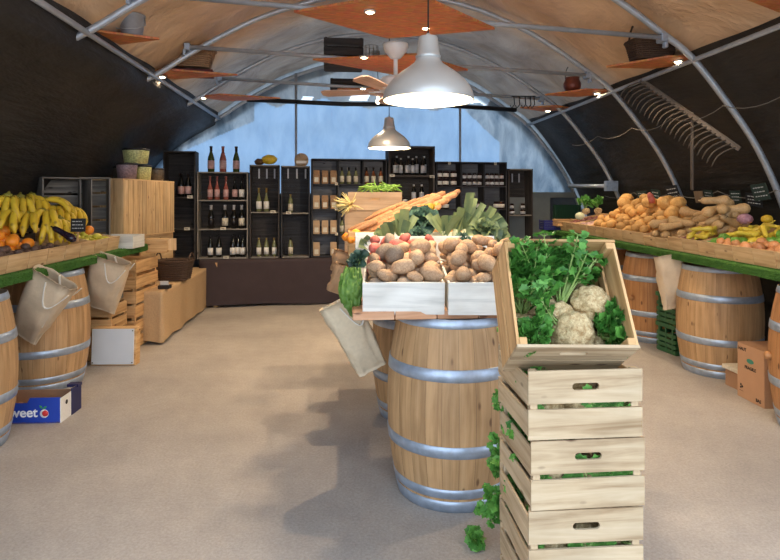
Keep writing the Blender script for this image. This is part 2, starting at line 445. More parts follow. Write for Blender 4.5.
def text_mesh(body, size, mat, name='printed_text', M=None, parent=None, ext=.0006, bold=0):
    cu = bpy.data.curves.new('t', 'FONT'); cu.body = body; cu.size = size; cu.extrude = ext; cu.align_x = 'CENTER'; cu.align_y = 'CENTER'; cu.offset = bold
    to = bpy.data.objects.new('t', cu); C.objects.link(to)
    dg = bpy.context.evaluated_depsgraph_get(); me = bpy.data.meshes.new_from_object(to.evaluated_get(dg))
    bpy.data.objects.remove(to); me.materials.clear(); me.materials.append(MATS[mat])
    o = bpy.data.objects.new(name, me); C.objects.link(o); o.parent = parent
    if M is not None: o.matrix_local = M
    return o

def blob(name, scl, mat, amp=.06, freq=2.5, seed=0, sub=3, taper=0, power=None):
    bm = bmesh.new(); bmesh.ops.create_icosphere(bm, subdivisions=sub, radius=1)
    off = Vector((seed * 7.3, seed * 3.1, seed * 1.7))
    for v in bm.verts:
        n = v.co.normalized(); d = 1 + amp * noise.noise(n * freq + off) * 2
        if power: d += power(n)
        p = n * d
        k = 1 + taper * p.x
        v.co = Vector((p.x * scl[0], p.y * scl[1] * k, p.z * scl[2] * k))
    me = bpy.data.meshes.new(name); bm.to_mesh(me); bm.free()
    me.materials.append(MATS[mat])
    me.polygons.foreach_set('use_smooth', [True] * len(me.polygons))
    return me

def smooth_line(pts, per=6):
    out = []
    P_ = [Vector(p) for p in pts]; P_ = [P_[0] * 2 - P_[1]] + P_ + [P_[-1] * 2 - P_[-2]]
    for i in range(1, len(P_) - 2):
        a, b_, c, d = P_[i - 1:i + 3]
        for k in range(per):
            t = k / per
            out.append(.5 * ((2 * b_) + (c - a) * t + (2 * a - 5 * b_ + 4 * c - d) * t * t + (3 * b_ - a - 3 * c + d) * t ** 3))
    out.append(P_[-2]); return out

def drop(n, x0, x1, y0, y1, rads, seed, bias=lambda x, y: 0, zmax=9, cand=40, pack=.86, floor=lambda x, y: 0):
    R = random.Random(seed); out = []
    for i in range(n):
        r = rads[i % len(rads)]; best = None
        for c in range(cand):
            x = R.uniform(x0 + r * .8, x1 - r * .8); y = R.uniform(y0 + r * .8, y1 - r * .8); z = floor(x, y) + r * .8
            for (a, b_, cz, pr) in out:
                q = (r + pr) * pack; d2 = (x - a) ** 2 + (y - b_) ** 2
                if d2 < q * q: z = max(z, cz + math.sqrt(q * q - d2))
            sc = z - bias(x, y)
            if best is None or sc < best[0]: best = (sc, x, y, z)
        if best[3] > zmax: continue
        out.append((best[1], best[2], best[3], r))
    return out
# ============================================================ the shell
R0 = random.Random(11)
PROF = [(-3.85, 0), (-3.82, .9), (-3.65, 1.6), (-3.3, 2.15), (-2.9, 2.5), (-2.4, 2.79), (-2.1, 3.0), (-1.7, 3.25), (-1.3, 3.45), (-.7, 3.65), (0, 3.72),
        (.7, 3.65), (1.3, 3.45), (1.7, 3.25), (2.1, 3.0), (2.4, 2.79), (2.75, 2.4), (3.05, 2.0), (3.3, 1.5), (3.5, .9), (3.6, 0)]
arc = smooth_line([(a, z, 0) for a, z in PROF], 4)
arc = [(p.x, max(p.y, 0)) for p in arc]
def prof_z(w):
    for (a, z), (b, y) in zip(arc, arc[1:]):
        if min(a, b) <= w <= max(a, b) and abs(b - a) > 1e-6: return z + (y - z) * (w - a) / (b - a)
    return 0
def prof_w_right(z):
    r = [(a, b) for a, b in arc if a > 1.5]
    for (a, y0), (b, y1) in zip(r, r[1:]):
        if y1 <= z <= y0: return a + (b - a) * (z - y0) / (y1 - y0 - 1e-9)
    return r[-1][0]
def offset(i, d):
    a = Vector(arc[max(i - 1, 0)]); b = Vector(arc[min(i + 1, len(arc) - 1)]); t = (b - a).normalized()
    return arc[i][0] - t.y * d, max(0, arc[i][1] + t.x * d)
HOOPS = [1.6, 3.1, 4.6, 6.1, 7.6, 9.1]
def shell(name, i0, i1, mat, v0=.7, v1=9.2, side_off=.05):
    mb = MB(); nv = 68; idx = []
    for j in range(nv + 1):
        v = v0 + (v1 - v0) * j / nv; row = []
        for i in range(i0, i1 + 1):
            near = min(abs(v - h) for h in HOOPS)
            q_ = min(1, (abs(arc[i][0]) - 2.4) / .12) if abs(arc[i][0]) > 2.4 else 0; sag = .05 + (side_off - .05) * q_ + .02 * math.cos(min(near, .75) / .75 * PI) + .03 * noise.noise(Vector((arc[i][0] * 1.5, v * 1.3, arc[i][1])))
            w, z = offset(i, sag)
            row.append(mb.pt(H(w, v, z)))
        idx.append(row)
    for j in range(nv):
        for i in range(len(idx[0]) - 1):
            mb.face([idx[j][i], idx[j][i + 1], idx[j + 1][i + 1], idx[j + 1][i]], [(0, 0)] * 4, True)
    return struct(mb.build(name, mat))
iL = min(range(len(arc)), key=lambda i: abs(arc[i][0] + 2.4) + (0 if arc[i][1] > 2 else 9))
iR = min(range(len(arc)), key=lambda i: abs(arc[i][0] - 2.4) + (0 if arc[i][1] > 2 else 9))
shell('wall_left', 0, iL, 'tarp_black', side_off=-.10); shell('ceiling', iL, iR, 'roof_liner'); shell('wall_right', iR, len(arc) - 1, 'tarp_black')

mb = MB()
nx = 40
for j in range(41):
    for i in range(41): mb.pt((-9 + 18 * i / 40, -6 + 22 * j / 40, 0))
for j in range(40):
    for i in range(40):
        a = j * 41 + i; mb.face([a, a + 1, a + 42, a + 41], [(0, 0)] * 4)
struct(mb.build('floor', 'floor_concrete'))

# end wall: sheets of plastic on the last hoop
st = .018; VE = 9.16
sheets = {}
def sheet_of(w, z):
    if z < 1.62: return 'wall_back'
    # arc of the clear corner sheet
    rb = 1.62 + .9 * math.sqrt(max(0, 1 - ((w - 1.15) / 1.4) ** 2)) if w > 1.15 else 9
    if z > 3.02 + .05 * math.sin(w * 5) + .03 * math.sin(w * 13):
        for (a, b, c, d) in ((-1.2, -1.05, 3.06, 3.12), (-.48, -.2, 3.08, 3.2), (1.45, 1.75, 3.06, 3.22), (.55, .85, 3.06, 3.14), (.0, .1, 3.06, 3.12)):
            if a + (z - c) * .5 < w < b + (z - c) * .5 and c < z < d: return 'bright'
        return 'grey'
    if w > 1.2 and z > 2.55 - (w - 1.45) * .9 + .35: return 'clear'
    if w > 1.95: return 'clear'
    if w < -1.9 and z > 2.72 + (w + 1.9) * .45: return 'clear'
    return 'blue'
w = -3.85
cells = {}
while w < 3.62:
    z = 0
    while z < 3.75:
        t0, t1 = prof_z(w), prof_z(w + st); top = min(t0, t1)
        if z < max(t0, t1):
            k = sheet_of(w + st / 2, z + st / 2)
            cells.setdefault(k, []).append((w, z, min(z + st, max(t0, .01)), min(z + st, max(t1, .01))))
        z += st
    w += st
for k, mat, nm in (('wall_back', 'tarp_grey', 'wall_back'), ('blue', 'sheet_blue', 'window_1'), ('clear', 'sheet_clear', 'window_2'), ('grey', 'sheet_grey', 'wall_back_upper'), ('bright', 'sheet_bright', 'window_3')):
    mb = MB(); cache = {}
    def vtx(w, z):
        q = (round(w, 3), round(z, 3))
        if q not in cache:
            dy = .05 * noise.noise(Vector((w * 1.3, z * 2.2, 1))) + .015 * noise.noise(Vector((w * 9, z * 3, 4)))
            cache[q] = mb.pt(H(w, VE + dy, z))
        return cache[q]
    for (a, z, za, zb) in cells.get(k, []):
        if za <= z and zb <= z: continue
        mb.face([vtx(a, z), vtx(a + st, z), vtx(a + st, max(zb, z)), vtx(a, max(za, z))], [(0, 0)] * 4, True)
    struct(mb.build(nm, mat))
# clear strip of sheet over the last arch, added to close a light gap
mb = MB(); rows = []
for i in range(len(arc)):
    a = offset(i, -.14); b = offset(i, .12); rows.append((mb.pt(H(a[0], 9.19, a[1])), mb.pt(H(b[0], 9.17, b[1]))))
for a, b in zip(rows, rows[1:]): mb.face([a[0], b[0], b[1], a[1]], [(0, 0)] * 4, True)
struct(mb.build('trim_5', 'sheet_grey'))
# frame of the end wall
mb = MB(); mb.tube([H(-2.0, 9.05, 3.03), H(-.6, 9.05, 3.0), H(.8, 9.05, 3.03), H(2.2, 9.05, 2.98)], .035, 8); struct(mb.build('trim_1', 'dark_metal'))
for i, (w, z0, z1) in enumerate(((-1.28, .6, 3.45), (1.62 - .35, 0, 3.35))):
    mb = MB(); mb.tube([H(w, 9.05, 0), H(w, 9.05, z1)], .02, 8); struct(mb.build('trim_%d' % (i + 2), 'tube_steel'))
mb = MB(); mb.bar(H(1.2, 9.05, 1.6), H(3.2, 9.05, 1.6), .05, .09); struct(mb.build('trim_4', 'concrete_wall'))
mb = MB(); mb.bar(H(1.9, 9.02, .78), H(2.76, 9.02, .78), .04, 1.56); struct(mb.build('wall_back_panel', 'concrete_wall'))
mb = MB(); mb.box((0, 0, 0), (.44, .06, 1.44), TM(*H(3.0, 8.9, .72), rz=.165))
for q in (-.2, .2): mb.box((q, -.04, 0), (.04, .04, 1.44), TM(*H(3.0, 8.9, .72), rz=.165))
struct(mb.build('door_1', 'green_metal', bevel=.004))

# hoops, purlins and ties: galvanised tube
me_hoop = None
for k, v in enumerate(HOOPS):
    mb = MB(); pts = []
    for i in range(0, len(arc)):
        w, z = offset(i, -.03); pts.append(H(w, v, max(z, 0)))
    mb.tube(pts, .028, 8)
    o = mb.build('hoop_pipe', 'tube_steel')
    tag(o, ['steel arch pipe nearest the entrance, overhead out of view', 'steel arch pipe with its crown above the frame, second from the entrance',
            'bright steel arch pipe between the bucket board and the basket board', 'steel arch pipe running down behind the handle of the hay rake',
            'steel arch pipe passing just in front of the small wooden bird-like hooks at the far right', 'steel arch pipe framing the blue plastic end wall'][k] if k != 4 else 'steel arch pipe one bay in front of the blue end wall', 'pipe')
for s_, lab in ((-1, 'long steel purlin pipe along the left edge of the roof liner'), (1, 'long steel purlin pipe along the right edge of the roof liner')):
    mb = MB(); mb.tube([H(s_ * 2.4, 1.0, 2.74), H(s_ * 2.4, 5, 2.74), H(s_ * 2.4, 9.1, 2.74)], .022, 8)
    o = mb.build('purlin_pipe', 'tube_steel'); tag(o, lab, 'pipe')
ties = [(3.1, 'level steel tie pipe nearest the entrance, above the frame'), (4.6, 'level steel tie pipe holding the large near ceiling board'), (6.1, 'level steel tie pipe beside the ceiling fan and second ceiling board'), (7.6, 'level steel tie pipe nearest the blue end wall')]
for v, lab in ties:
    mb = MB(); mb.tube([H(-2.06, v - .05, 3.035), H(0, v - .05, 2.965), H(2.12, v - .05, 2.905)], .021, 8)
    o = mb.build('tie_pipe', 'tube_steel'); tag(o, lab, 'pipe')
    for s_ in (-1, 1):
        mc = MB(); mc.M = TM(*H(s_ * 2.09, v - .03, 2.97 - .065 * s_), rz=.165)
        mc.box((0, 0, 0), (.06, .09, .07)); mc.box((s_ * .03, 0, -.05), (.03, .05, .06)); mc.build('pipe_clamp', 'galvanised', o, .006)
# brace on the far right wall
mb = MB(); mb.tube([P(569, 186, 8.7), P(611, 186, 8.1)], .03, 8); mb.box(P(611, 186, 8.1), (.16, .1, .14)); tag(mb.build('brace_pipe', 'galvanised'), 'short level steel brace pipe low on the far right wall by the green door', 'pipe')

# wires along the right wall
def wall_r(Y, z, inset=.06):
    w = prof_w_right(z) - inset
    for _ in range(4): v = Y - .17 * w
    return Vector((HX(w, v), Y, z))
for z, lab, ys in ((2.36, 'thin wire sagging along the right wall at rake height', [3.6, 4.3, 5.1, 5.9, 6.7, 7.6, 8.6]), (1.62, 'thin wire stringing up the small price cards on the right wall', [3.6, 4.3, 5.1, 5.9, 6.7, 7.6, 8.6])):
    pts = []
    for a, b in zip(ys, ys[1:]):
        for k in range(6):
            t = k / 6; pts.append(wall_r(a, z, .07).lerp(wall_r(b, z, .07), t) + Vector((0, 0, -.07 * 4 * t * (1 - t))))
    mb = MB(); mb.tube(pts, .004, 5); tag(mb.build('wall_wire', 'wire'), lab, 'wire')

# price cards on the wire
cards = [(646, 196, 11, 10, 'chalk_green', 'farthest'), (660, 196, 10, 13, 'chalk_green', 'second farthest'), (678, 193, 14, 15, 'chalk_black', 'third farthest, a large one'),
         (703, 197, 9, 12, 'card_kraft', 'brown one just right of the steel arch foot'), (713, 196, 9, 12, 'chalk_green', 'one above the squash heap'), (727, 203, 10, 10, 'card_kraft', 'tan one low above the purple cabbage'),
         (740, 197, 10, 13, 'chalk_green', 'one right of the low tan card'), (757, 200, 15, 13, 'chalk_black', 'black one with white edge, near the frame edge'), (767, 192, 15, 17, 'chalk_green', 'largest green one at the far right')]
for n, (px, py, wd, ht, mat, lab) in enumerate(cards):
    k = (px - 390) / F; Y = 3.86 / (k + .083); z = EYE - (py - CY) / F * Y
    z = max(z, 1.53); p = wall_r(Y, z, .1); hh = ht / F * Y; ww = wd / F * Y * 1.15
    M = TM(p.x, p.y, p.z, rz=-PI / 2 + .35, rx=.28, ry=.15 * math.sin(n * 2.1))
    mb = MB(); mb.M = M; mb.box((0, 0, 0), (ww, .006, hh)); o = mb.build('price_card', mat)
    tag(o, 'price card hanging on the right wall, ' + lab, 'sign')
    mc = MB(); mc.M = M
    for r in range(3):
        x = -ww * .36; z_ = hh * (.28 - .26 * r)
        while x < ww * .3:
            L = ww * (.07 + .1 * R0.random()); mc.box((x + L / 2, .0045, z_ + .002 * R0.random()), (L, .002, hh * .06), None); mc.box((x + L / 2, -.0045, z_), (L, .002, hh * .06)); x += L + ww * .05
    if mat != 'card_kraft': mc.build('chalk_writing', 'chalk_white', o)

# hay rake
A_, B_ = P(643, 80, 5.85), P(744, 149, 5.2)
A_ += Vector((-.02, 0, 0)); B_ += Vector((-.04, 0, 0))
root = empty('hay_rake', Matrix.Identity(4), 'large old wooden hay rake with long curved tines hanging on the black right wall', 'rake')
mb = MB(); mb.bar(A_, B_, .03, .045); mb.build('head_bar', 'rake_wood', root, .004)
hd = P(692, 190, 5.6); ht_ = P(692, 112, 5.52)
mb = MB(); mb.tube([ht_, (ht_ + hd) / 2 + Vector((.0, 0, 0)), hd], .016, 8); mb.build('handle', 'rake_wood', root)
for i in range(22):
    t = (i + .4) / 22; s = A_.lerp(B_, t); L = .30
    dn = Vector((-.62, -.1, -.5)).normalized(); out = Vector((-.25, -.1, .12))
    pts = [s + dn * L * q + out * (.22 * math.sin(q * PI * .9)) * (1) for q in (0, .2, .4, .6, .8, 1)]
    mb = MB(); mb.tube(pts, [.008, .008, .0075, .007, .006, .004], 6); mb.build('tine', 'rake_wood', root)

# small black hooks on the tarps
hooks = [(67, 17, 4.2), (114, 47, 4.8), (62, 113, 4.9), (86, 119, 5.2), (127, 128, 5.8), (181, 107, 6.8), (148, 66, 5.7)]
# ============================================================ ceiling boards with lamps
def kite(name_lab, cx, cy, z, hx, near, far, rz=.16, skew=0, ry=0):
    mb = MB(); mb.M = TM(cx, cy, z, rz, 0, ry)
    pts = [(-hx, 0), (skew, -near), (hx, 0), (skew, far)]
    mb.poly_prism(pts, -.009, .009)
    o = mb.build('ceiling_board', 'osb'); tag(o, name_lab, 'board'); return o
LED = []
def led(px, py, d, lab, power=28, big=1):
    p = P(px, py, d)
    mb = MB(); mb.M = Matrix.Translation(p)
    mb.lathe([(.0, -.004), (.032, -.004), (.045, 0), (.045, .012), (0, .012)], 20); o = mb.build('spot_lamp', 'alu'); tag(o, lab, 'lamp')
    m2 = MB(); m2.M = Matrix.Translation(p); m2.lathe([(0, -.010), (.026, -.008), (.031, -.0045), (0, -.0042)], 16); m2.build('lamp_disc', 'led', o)
    l = bpy.data.lights.new('spot_light', 'SPOT'); l.energy = power * 2.7; l.color = (1, .76, .50); l.spot_size = R_(125); l.spot_blend = .9; l.shadow_soft_size = .03
    lo = bpy.data.objects.new('spot_light', l); C.objects.link(lo); lo.location = p - Vector((0, 0, .025)); lo.parent = None
    lo.parent = o
    LED.append(p)
R_ = math.radians
ZB = 2.815
def cz(px, z, d): return (px - 390) / F * d
kite('orange strand board with a zinc bucket on it, high at upper left', cz(106, ZB, 4.62), 4.6, ZB + .01, .42, .26, .30, .1, -.16)
kite('orange strand board carrying a long basket and a red box, middle of the left side', cz(188, ZB, 6.0), 6.0, ZB + .02, .5, .22, .26, .1, -.2)
kite('orange strand board with nothing on it, farthest on the left', cz(240, ZB, 7.3), 7.3, ZB, .5, .22, .26, .1, -.2)
kite('orange strand board under the wicker basket, upper right', cz(671, ZB, 5.3), 5.3, ZB - .02, .57, .24, .22, -.12, -.1, -.05)
kite('orange strand board under the reddish hanging pot, right side', cz(590, ZB, 6.85), 6.85, ZB - .02, .52, .24, .22, -.1, -.1, -.03)
kite('orange strand board farthest away on the right side', cz(549, ZB, 8.05), 8.05, ZB - .02, .42, .24, .24)
kite('orange strand board poking in at the top right corner of the photo', 2.75, 3.72, ZB, .57, .3, .26)
kite('orange strand board out of view above the entrance left', -2.35, 3.0, ZB, .57, .3, .26)
kite('large orange strand board nearest on the ceiling with two lamps', cz(397, 2.9, 4.55), 4.55, 2.945, .80, .64, .5, .16, 0, .035)
kite('second large orange strand board on the ceiling above the fan', cz(392, 2.9, 6.1), 6.05, 2.94, .82, .5, .46, .16, .15, .03)
kite('third strand board on the ceiling behind the fan, near the back', cz(400, 2.9, 7.6), 7.62, 2.93, .82, .42, .42, .16, 0, .03)
led(95, 36.5, 4.55, 'lit spot lamp under the board with the zinc bucket', 30)
led(162, 77, 5.98, 'lit spot lamp under the left board with the long basket', 26)
led(203, 98, 7.22, 'lit spot lamp under the farthest left board', 22)
led(678, 61.5, 5.22, 'lit spot lamp under the board with the wicker basket', 30)
led(597, 93.5, 6.8, 'lit spot lamp under the board with the reddish pot', 26)
led(548, 111, 7.97, 'lit spot lamp under the farthest right board', 22)
led(370, 12, 4.32, 'left lit spot lamp of two under the large near ceiling board', 34)
led(426, 28, 4.72, 'right lit spot lamp of two under the large near ceiling board', 34)
led(364, 57.5, 5.74, 'lit spot lamp under the second large ceiling board', 30)
led(363, 88.5, 7.33, 'lit spot lamp under the third ceiling board', 22)
led(730, -31, 3.6, 'spot lamp above the frame at the upper right', 30)
led(-50, -31, 3.2, 'spot lamp above the frame at the upper left', 30)
# bare bulb behind
mb = MB(); mb.M = Matrix.Translation(P(378, 101, 8.0)); mb.lathe([(0, -.05), (.025, -.035), (.03, 0), (.015, .035), (.015, .07), (0, .07)], 14); tag(mb.build('light_bulb', 'bulb'), 'bare glowing bulb hanging below the third ceiling board', 'lamp')
mb = MB(); mb.tube([P(378, 101, 8.0) + Vector((0, 0, .07)), P(378, 101, 8.0) + Vector((0, 0, .32)), P(378, 101, 8.0) + Vector((.0, -.36, .36))], .005, 6)
mb.build('cord', 'black_cable', C.objects[-1])

# ------------- pendants
def pendant(x, y, zr, lab, power, zt):
    M = TM(x, y, zr)
    root = empty('pendant_lamp', M, lab, 'lamp')
    prof = [(.25, 0), (.249, .02), (.243, .045), (.228, .075), (.205, .105), (.175, .135), (.14, .162), (.105, .186), (.08, .205), (.068, .225), (.066, .238)]
    mb = MB(); mb.lathe(prof + [(.062, .236)] + [(r - .004, z) for r, z in prof[::-1][1:]] , 48, caps=False)
    # outer metal, inner white by a second skin
    mb.v = mb.v; o = mb.build('lamp_shade', 'alu', root)
    mb = MB(); mb.lathe([(r - .006, z + .001) for r, z in prof[:-1]], 48, caps=False)
    mb.build('shade_lining', 'shade_inside', root)
    mb = MB(); mb.lathe([(.066, .232), (.07, .236), (.07, .245), (.064, .25), (.052, .345), (.048, .352), (.012, .354), (.01, .37), (0, .37)], 32); mb.build('lamp_neck', 'alu', root)
    mb = MB(); mb.tube([(0, 0, .36), (.002, 0, zt - zr)], .0045, 6); mb.build('cord', 'black_cable', root)
    mb = MB(); mb.lathe([(0, .05), (.03, .06), (.042, .09), (.036, .13), (.018, .16), (.018, .2), (0, .2)], 20); mb.build('bulb', 'bulb', root)
    l = bpy.data.lights.new('bulb_light', 'POINT'); l.energy = power * 2; l.color = (1, .8, .55); l.shadow_soft_size = .05
    lo = bpy.data.objects.new('bulb_light', l); C.objects.link(lo); lo.location = (0, 0, .02); lo.parent = root
pendant(.21, 3.19, 2.085, 'large brushed aluminium dome lamp hanging nearest, over the potatoes', 20, 3.6)
pendant(-.01, 6.7, 2.125, 'smaller looking aluminium dome lamp hanging farther back in front of the blue sheet', 20, 3.6)

# ------------- ceiling fan
fx, fy = cz(400, 0, 5.35), 5.35
root = empty('ceiling_fan', TM(fx - .04, fy, 2.50), 'white ceiling fan with pale wooden blades between the ceiling boards', 'fan')
mb = MB(); mb.lathe([(.0, -.01), (.07, 0), (.14, .03), (.16, .06), (.16, .13), (.12, .16), (.05, .175), (0, .175)], 32); mb.build('motor_housing', 'white_plastic', root)
mb = MB(); mb.tube([(0, 0, .17), (0, 0, .38)], .02, 10); mb.build('down_rod', 'white_plastic', root)
mb = MB(); mb.lathe([(.02, .33), (.05, .34), (.10, .40), (.115, .45), (.115, .47), (.0, .47)], 28); mb.build('canopy', 'white_plastic', root)
for k in range(5):
    a = R_(8 + 72 * k + 20)
    m2 = MB(); m2.M = Matrix.Rotation(a, 4, 'Z') @ Matrix.Rotation(.2, 4, 'X')
    pts = [(.2, -.05), (.5, -.07), (.66, -.072), (.70, -.04), (.70, .04), (.66, .072), (.5, .07), (.2, .05)]
    m2.poly_prism(pts, .028, .038); m2.build('fan_blade', 'fan_blade', root)
    m3 = MB(); m3.M = Matrix.Rotation(a, 4, 'Z'); m3.box((.19, 0, .03), (.12, .03, .01)); m3.build('blade_arm', 'white_plastic', root)

# ------------- stored things on the boards
def basket_mesh(L, W, Hh, mat='wicker', slats=True):
    mb = MB(); n = 28
    def ring(s, z, th):
        return [((L / 2 * s) * math.copysign(abs(math.cos(a)) ** .5, math.cos(a)), (W / 2 * s) * math.copysign(abs(math.sin(a)) ** .5, math.sin(a)), z) for a in [2 * PI * i / n + .001 for i in range(n)]]
    k = 9
    for i in range(k):
        z = Hh * (i + .5) / k; mb.tube(ring(.8 + .2 * i / k, z, 0), Hh / k * .55, 6, closed=True)
    for a, b in zip(ring(.78, .01, 0)[::2], ring(1.0, Hh + .01, 0)[::2]): mb.tube([Vector(a) * 1.02, Vector(b) * 1.02], .007, 5)
    mb.tube(ring(1.02, Hh, 0), .012, 6, closed=True)
    pts = ring(.78, .01, 0); b0 = len(mb.v)
    for p in pts: mb.pt(p)
    mb.face([b0 + i for i in range(n)], [(0, 0)] * n)
    return mb
def basket(M, L, W, Hh, lab, mat='wicker', handle=None):
    o = basket_mesh(L, W, Hh).build('wicker_basket', mat); o.matrix_world = M; tag(o, lab, 'basket')
    if handle == 'arch':
        mb = MB(); mb.tube([(L * .5 * math.cos(t) , 0, Hh + .26 * math.sin(t) * handle_h) for t in [PI * i / 12 for i in range(13)]], .01, 6); mb.build('handle', mat, o)
    if handle == 'cross':
        mb = MB(); mb.tube([(0, W * .5 * math.cos(t), Hh + .2 * math.sin(t)) for t in [PI * i / 12 for i in range(13)]], .01, 6); mb.build('handle', mat, o)
    if handle == 'ends':
        for s in (-1, 1):
            mb = MB(); mb.tube([(s * L * .5, .09 * math.cos(t), Hh + .09 * math.sin(t)) for t in [PI * i / 8 for i in range(9)]], .009, 6); mb.build('handle', mat, o)
    return o
handle_h = 1
def on_board(px, d): return cz(px, 0, d)
# zinc bucket
root = empty('zinc_bucket', TM(cz(132, 0, 4.62), 4.62, ZB + .01), 'dented zinc bucket standing on the upper left ceiling board', 'bucket')
mb = MB(); mb.lathe([(0, 0), (.075, 0), (.098, .17), (.102, .172), (.102, .18), (.096, .18), (.072, .006), (0, .006)], 28); mb.build('pail', 'zinc', root)
mb = MB(); mb.tube([(-.1, .0, .16), (-.12, -.03, .09), (-.08, -.09, .05), (0, -.115, .04), (.08, -.09, .05), (.12, -.03, .09), (.1, 0, .16)], .004, 5); mb.build('handle', 'zinc', root)
basket(TM(cz(185, 0, 6.0), 6.04, ZB + .085, rz=.2), .58, .28, .19, 'long slatted wicker basket on top of the red box, left ceiling board', 'wicker_light')
mb = MB(); mb.M = TM(cz(190, 0, 6.0), 6.08, ZB + .012, rz=.2)
for c, s in (((0, 0, .03), (.42, .2, .06)),): mb.box(c, s)
mb.box((.0, -.102, .035), (.36, .004, .03)); tag(mb.build('wooden_box', 'red_box'), 'flat dark red box under the long basket on the left board', 'box')
basket(TM(cz(652, 0, 5.3), 5.32, ZB - .008, rz=.1), .42, .28, .17, 'oval wicker basket with arched handle on the upper right ceiling board', 'wicker', 'arch')
root = empty('copper_pot', TM(cz(573, 0, 6.85), 6.88, ZB - .008), 'reddish brown round pot with wire handle on the right ceiling board', 'pot')
mb = MB(); mb.lathe([(0, 0), (.07, 0), (.1, .05), (.102, .1), (.08, .15), (.085, .17), (.078, .17), (.07, .15), (0, .148)], 24); mb.build('pot_body', 'copper_pot', root)
mb = MB(); mb.tube([(.085 * math.cos(t), 0, .16 + .17 * math.sin(t)) for t in [PI * i / 12 for i in range(13)]], .004, 5); mb.build('handle', 'dark_metal', root)
# crate, open box and odds and ends on the middle boards
def slat_box(M, W, D, Hh, mat, lab, name='wooden_crate', t=.012, rows=3, face='-y', cat='crate', group=None, posts=True, fill=.82):
    """open box of slats; local origin bottom centre, opening upwards"""
    mb = MB(); ph = Hh / rows
    for r in range(rows):
        z = ph * (r + .5)
        for s in (-1, 1):
            mb.box((0, s * (D / 2 - t / 2), z), (W, t, ph * fill)); mb.box((s * (W / 2 - t / 2), 0, z), (t, D - 2 * t, ph * fill))
    mb.box((0, 0, t / 2), (W - 2 * t, D - 2 * t, t))
    if posts:
        for a in (-1, 1):
            for b in (-1, 1): mb.box((a * (W / 2 - t - .012), b * (D / 2 - t - .012), Hh / 2), (.024, .024, Hh))
    o = mb.build(name, mat, bevel=.0015); o.matrix_world = M; tag(o, lab, cat, group); return o
slat_box(TM(cz(343, 0, 6.25), 6.3, 2.952, rz=.1) , .42, .34, .30, 'dark_wood', 'dark wooden crate standing on the left half of the second ceiling board', rows=3)
slat_box(TM(cz(352, 0, 7.6), 7.66, 2.952, rz=.1), .58, .3, .15, 'dark_wood', 'long low dark crate on the third ceiling board', rows=2)
slat_box(TM(cz(398, 0, 6.2), 6.4, 2.952, rz=-.2), .26, .22, .17, 'grey_wood', 'small grey box behind the ceiling fan on the second board', rows=2)
mb = MB(); mb.M = TM(cz(376, 0, 6.2), 6.22, 2.952); mb.lathe([(0, 0), (.05, 0), (.06, .1), (.04, .13), (.045, .17), (0, .17)], 16); tag(mb.build('tin_can', 'zinc'), 'small metal can between the crate and the fan on the second ceiling board', 'can')
root = empty('bird_cage', TM(cz(372, 0, 6.2), 6.02, 2.952), 'little wire cage frame on the second ceiling board beside the can', 'cage')
mb = MB()
for i in range(10):
    a = 2 * PI * i / 10; mb.tube([(.07 * math.cos(a), .07 * math.sin(a), 0), (.07 * math.cos(a), .07 * math.sin(a), .17)], .003, 5)
for z in (.0, .085, .17): mb.tube([(.07 * math.cos(2 * PI * i / 16), .07 * math.sin(2 * PI * i / 16), z) for i in range(16)], .0035, 5, closed=True)
mb.build('cage_wire', 'wire', root)
# black hooks hanging at the far right
root = empty('iron_hooks', TM(*P(525, 103, 7.8)), 'small cluster of black iron tools hanging beside the far right board', 'tool')
mb = MB(); mb.bar((-.18, 0, .09), (.14, 0, .09), .02, .012)
for x in (-.15, -.08, 0, .07, .12): mb.tube([(x, 0, .09), (x + .01, 0, -.02), (x - .03, 0, -.07), (x - .05, 0, -.03)], .007, 5)
mb.build('hook_bar', 'dark_metal', root)
for n, (px, py, d) in enumerate(hooks):
    p = P(px, py, d)
    # press the clip against the sheet: march outward until the profile is met
    for _ in range(200):
        v = (p.y - .17 * (p.x - .6 + .083 * p.y)); w = p.x - .6 + .083 * v
        if p.z > prof_z(max(w, -3.8)) - .03: break
        p = p + (p - Vector((0, 0, EYE))).normalized() * .02
    mb = MB(); mb.tube([p + Vector((.0, 0, .03)), p + Vector((.03, -.01, .01)), p + Vector((.02, -.01, -.03)), p + Vector((-.01, 0, -.02))], .007, 6)
    tag(mb.build('tarp_clip', 'galvanised'), ['small bright clip on the black sheet at the top left near the first arch', 'small clip on the black sheet just below the bucket board', 'leftmost clip in the middle of the black left sheet', 'clip right beside the leftmost clip on the black sheet', 'third clip from the left in the middle of the black sheet', 'small clip by the farthest left board', 'small clip left of the long basket board'][n], 'clip')
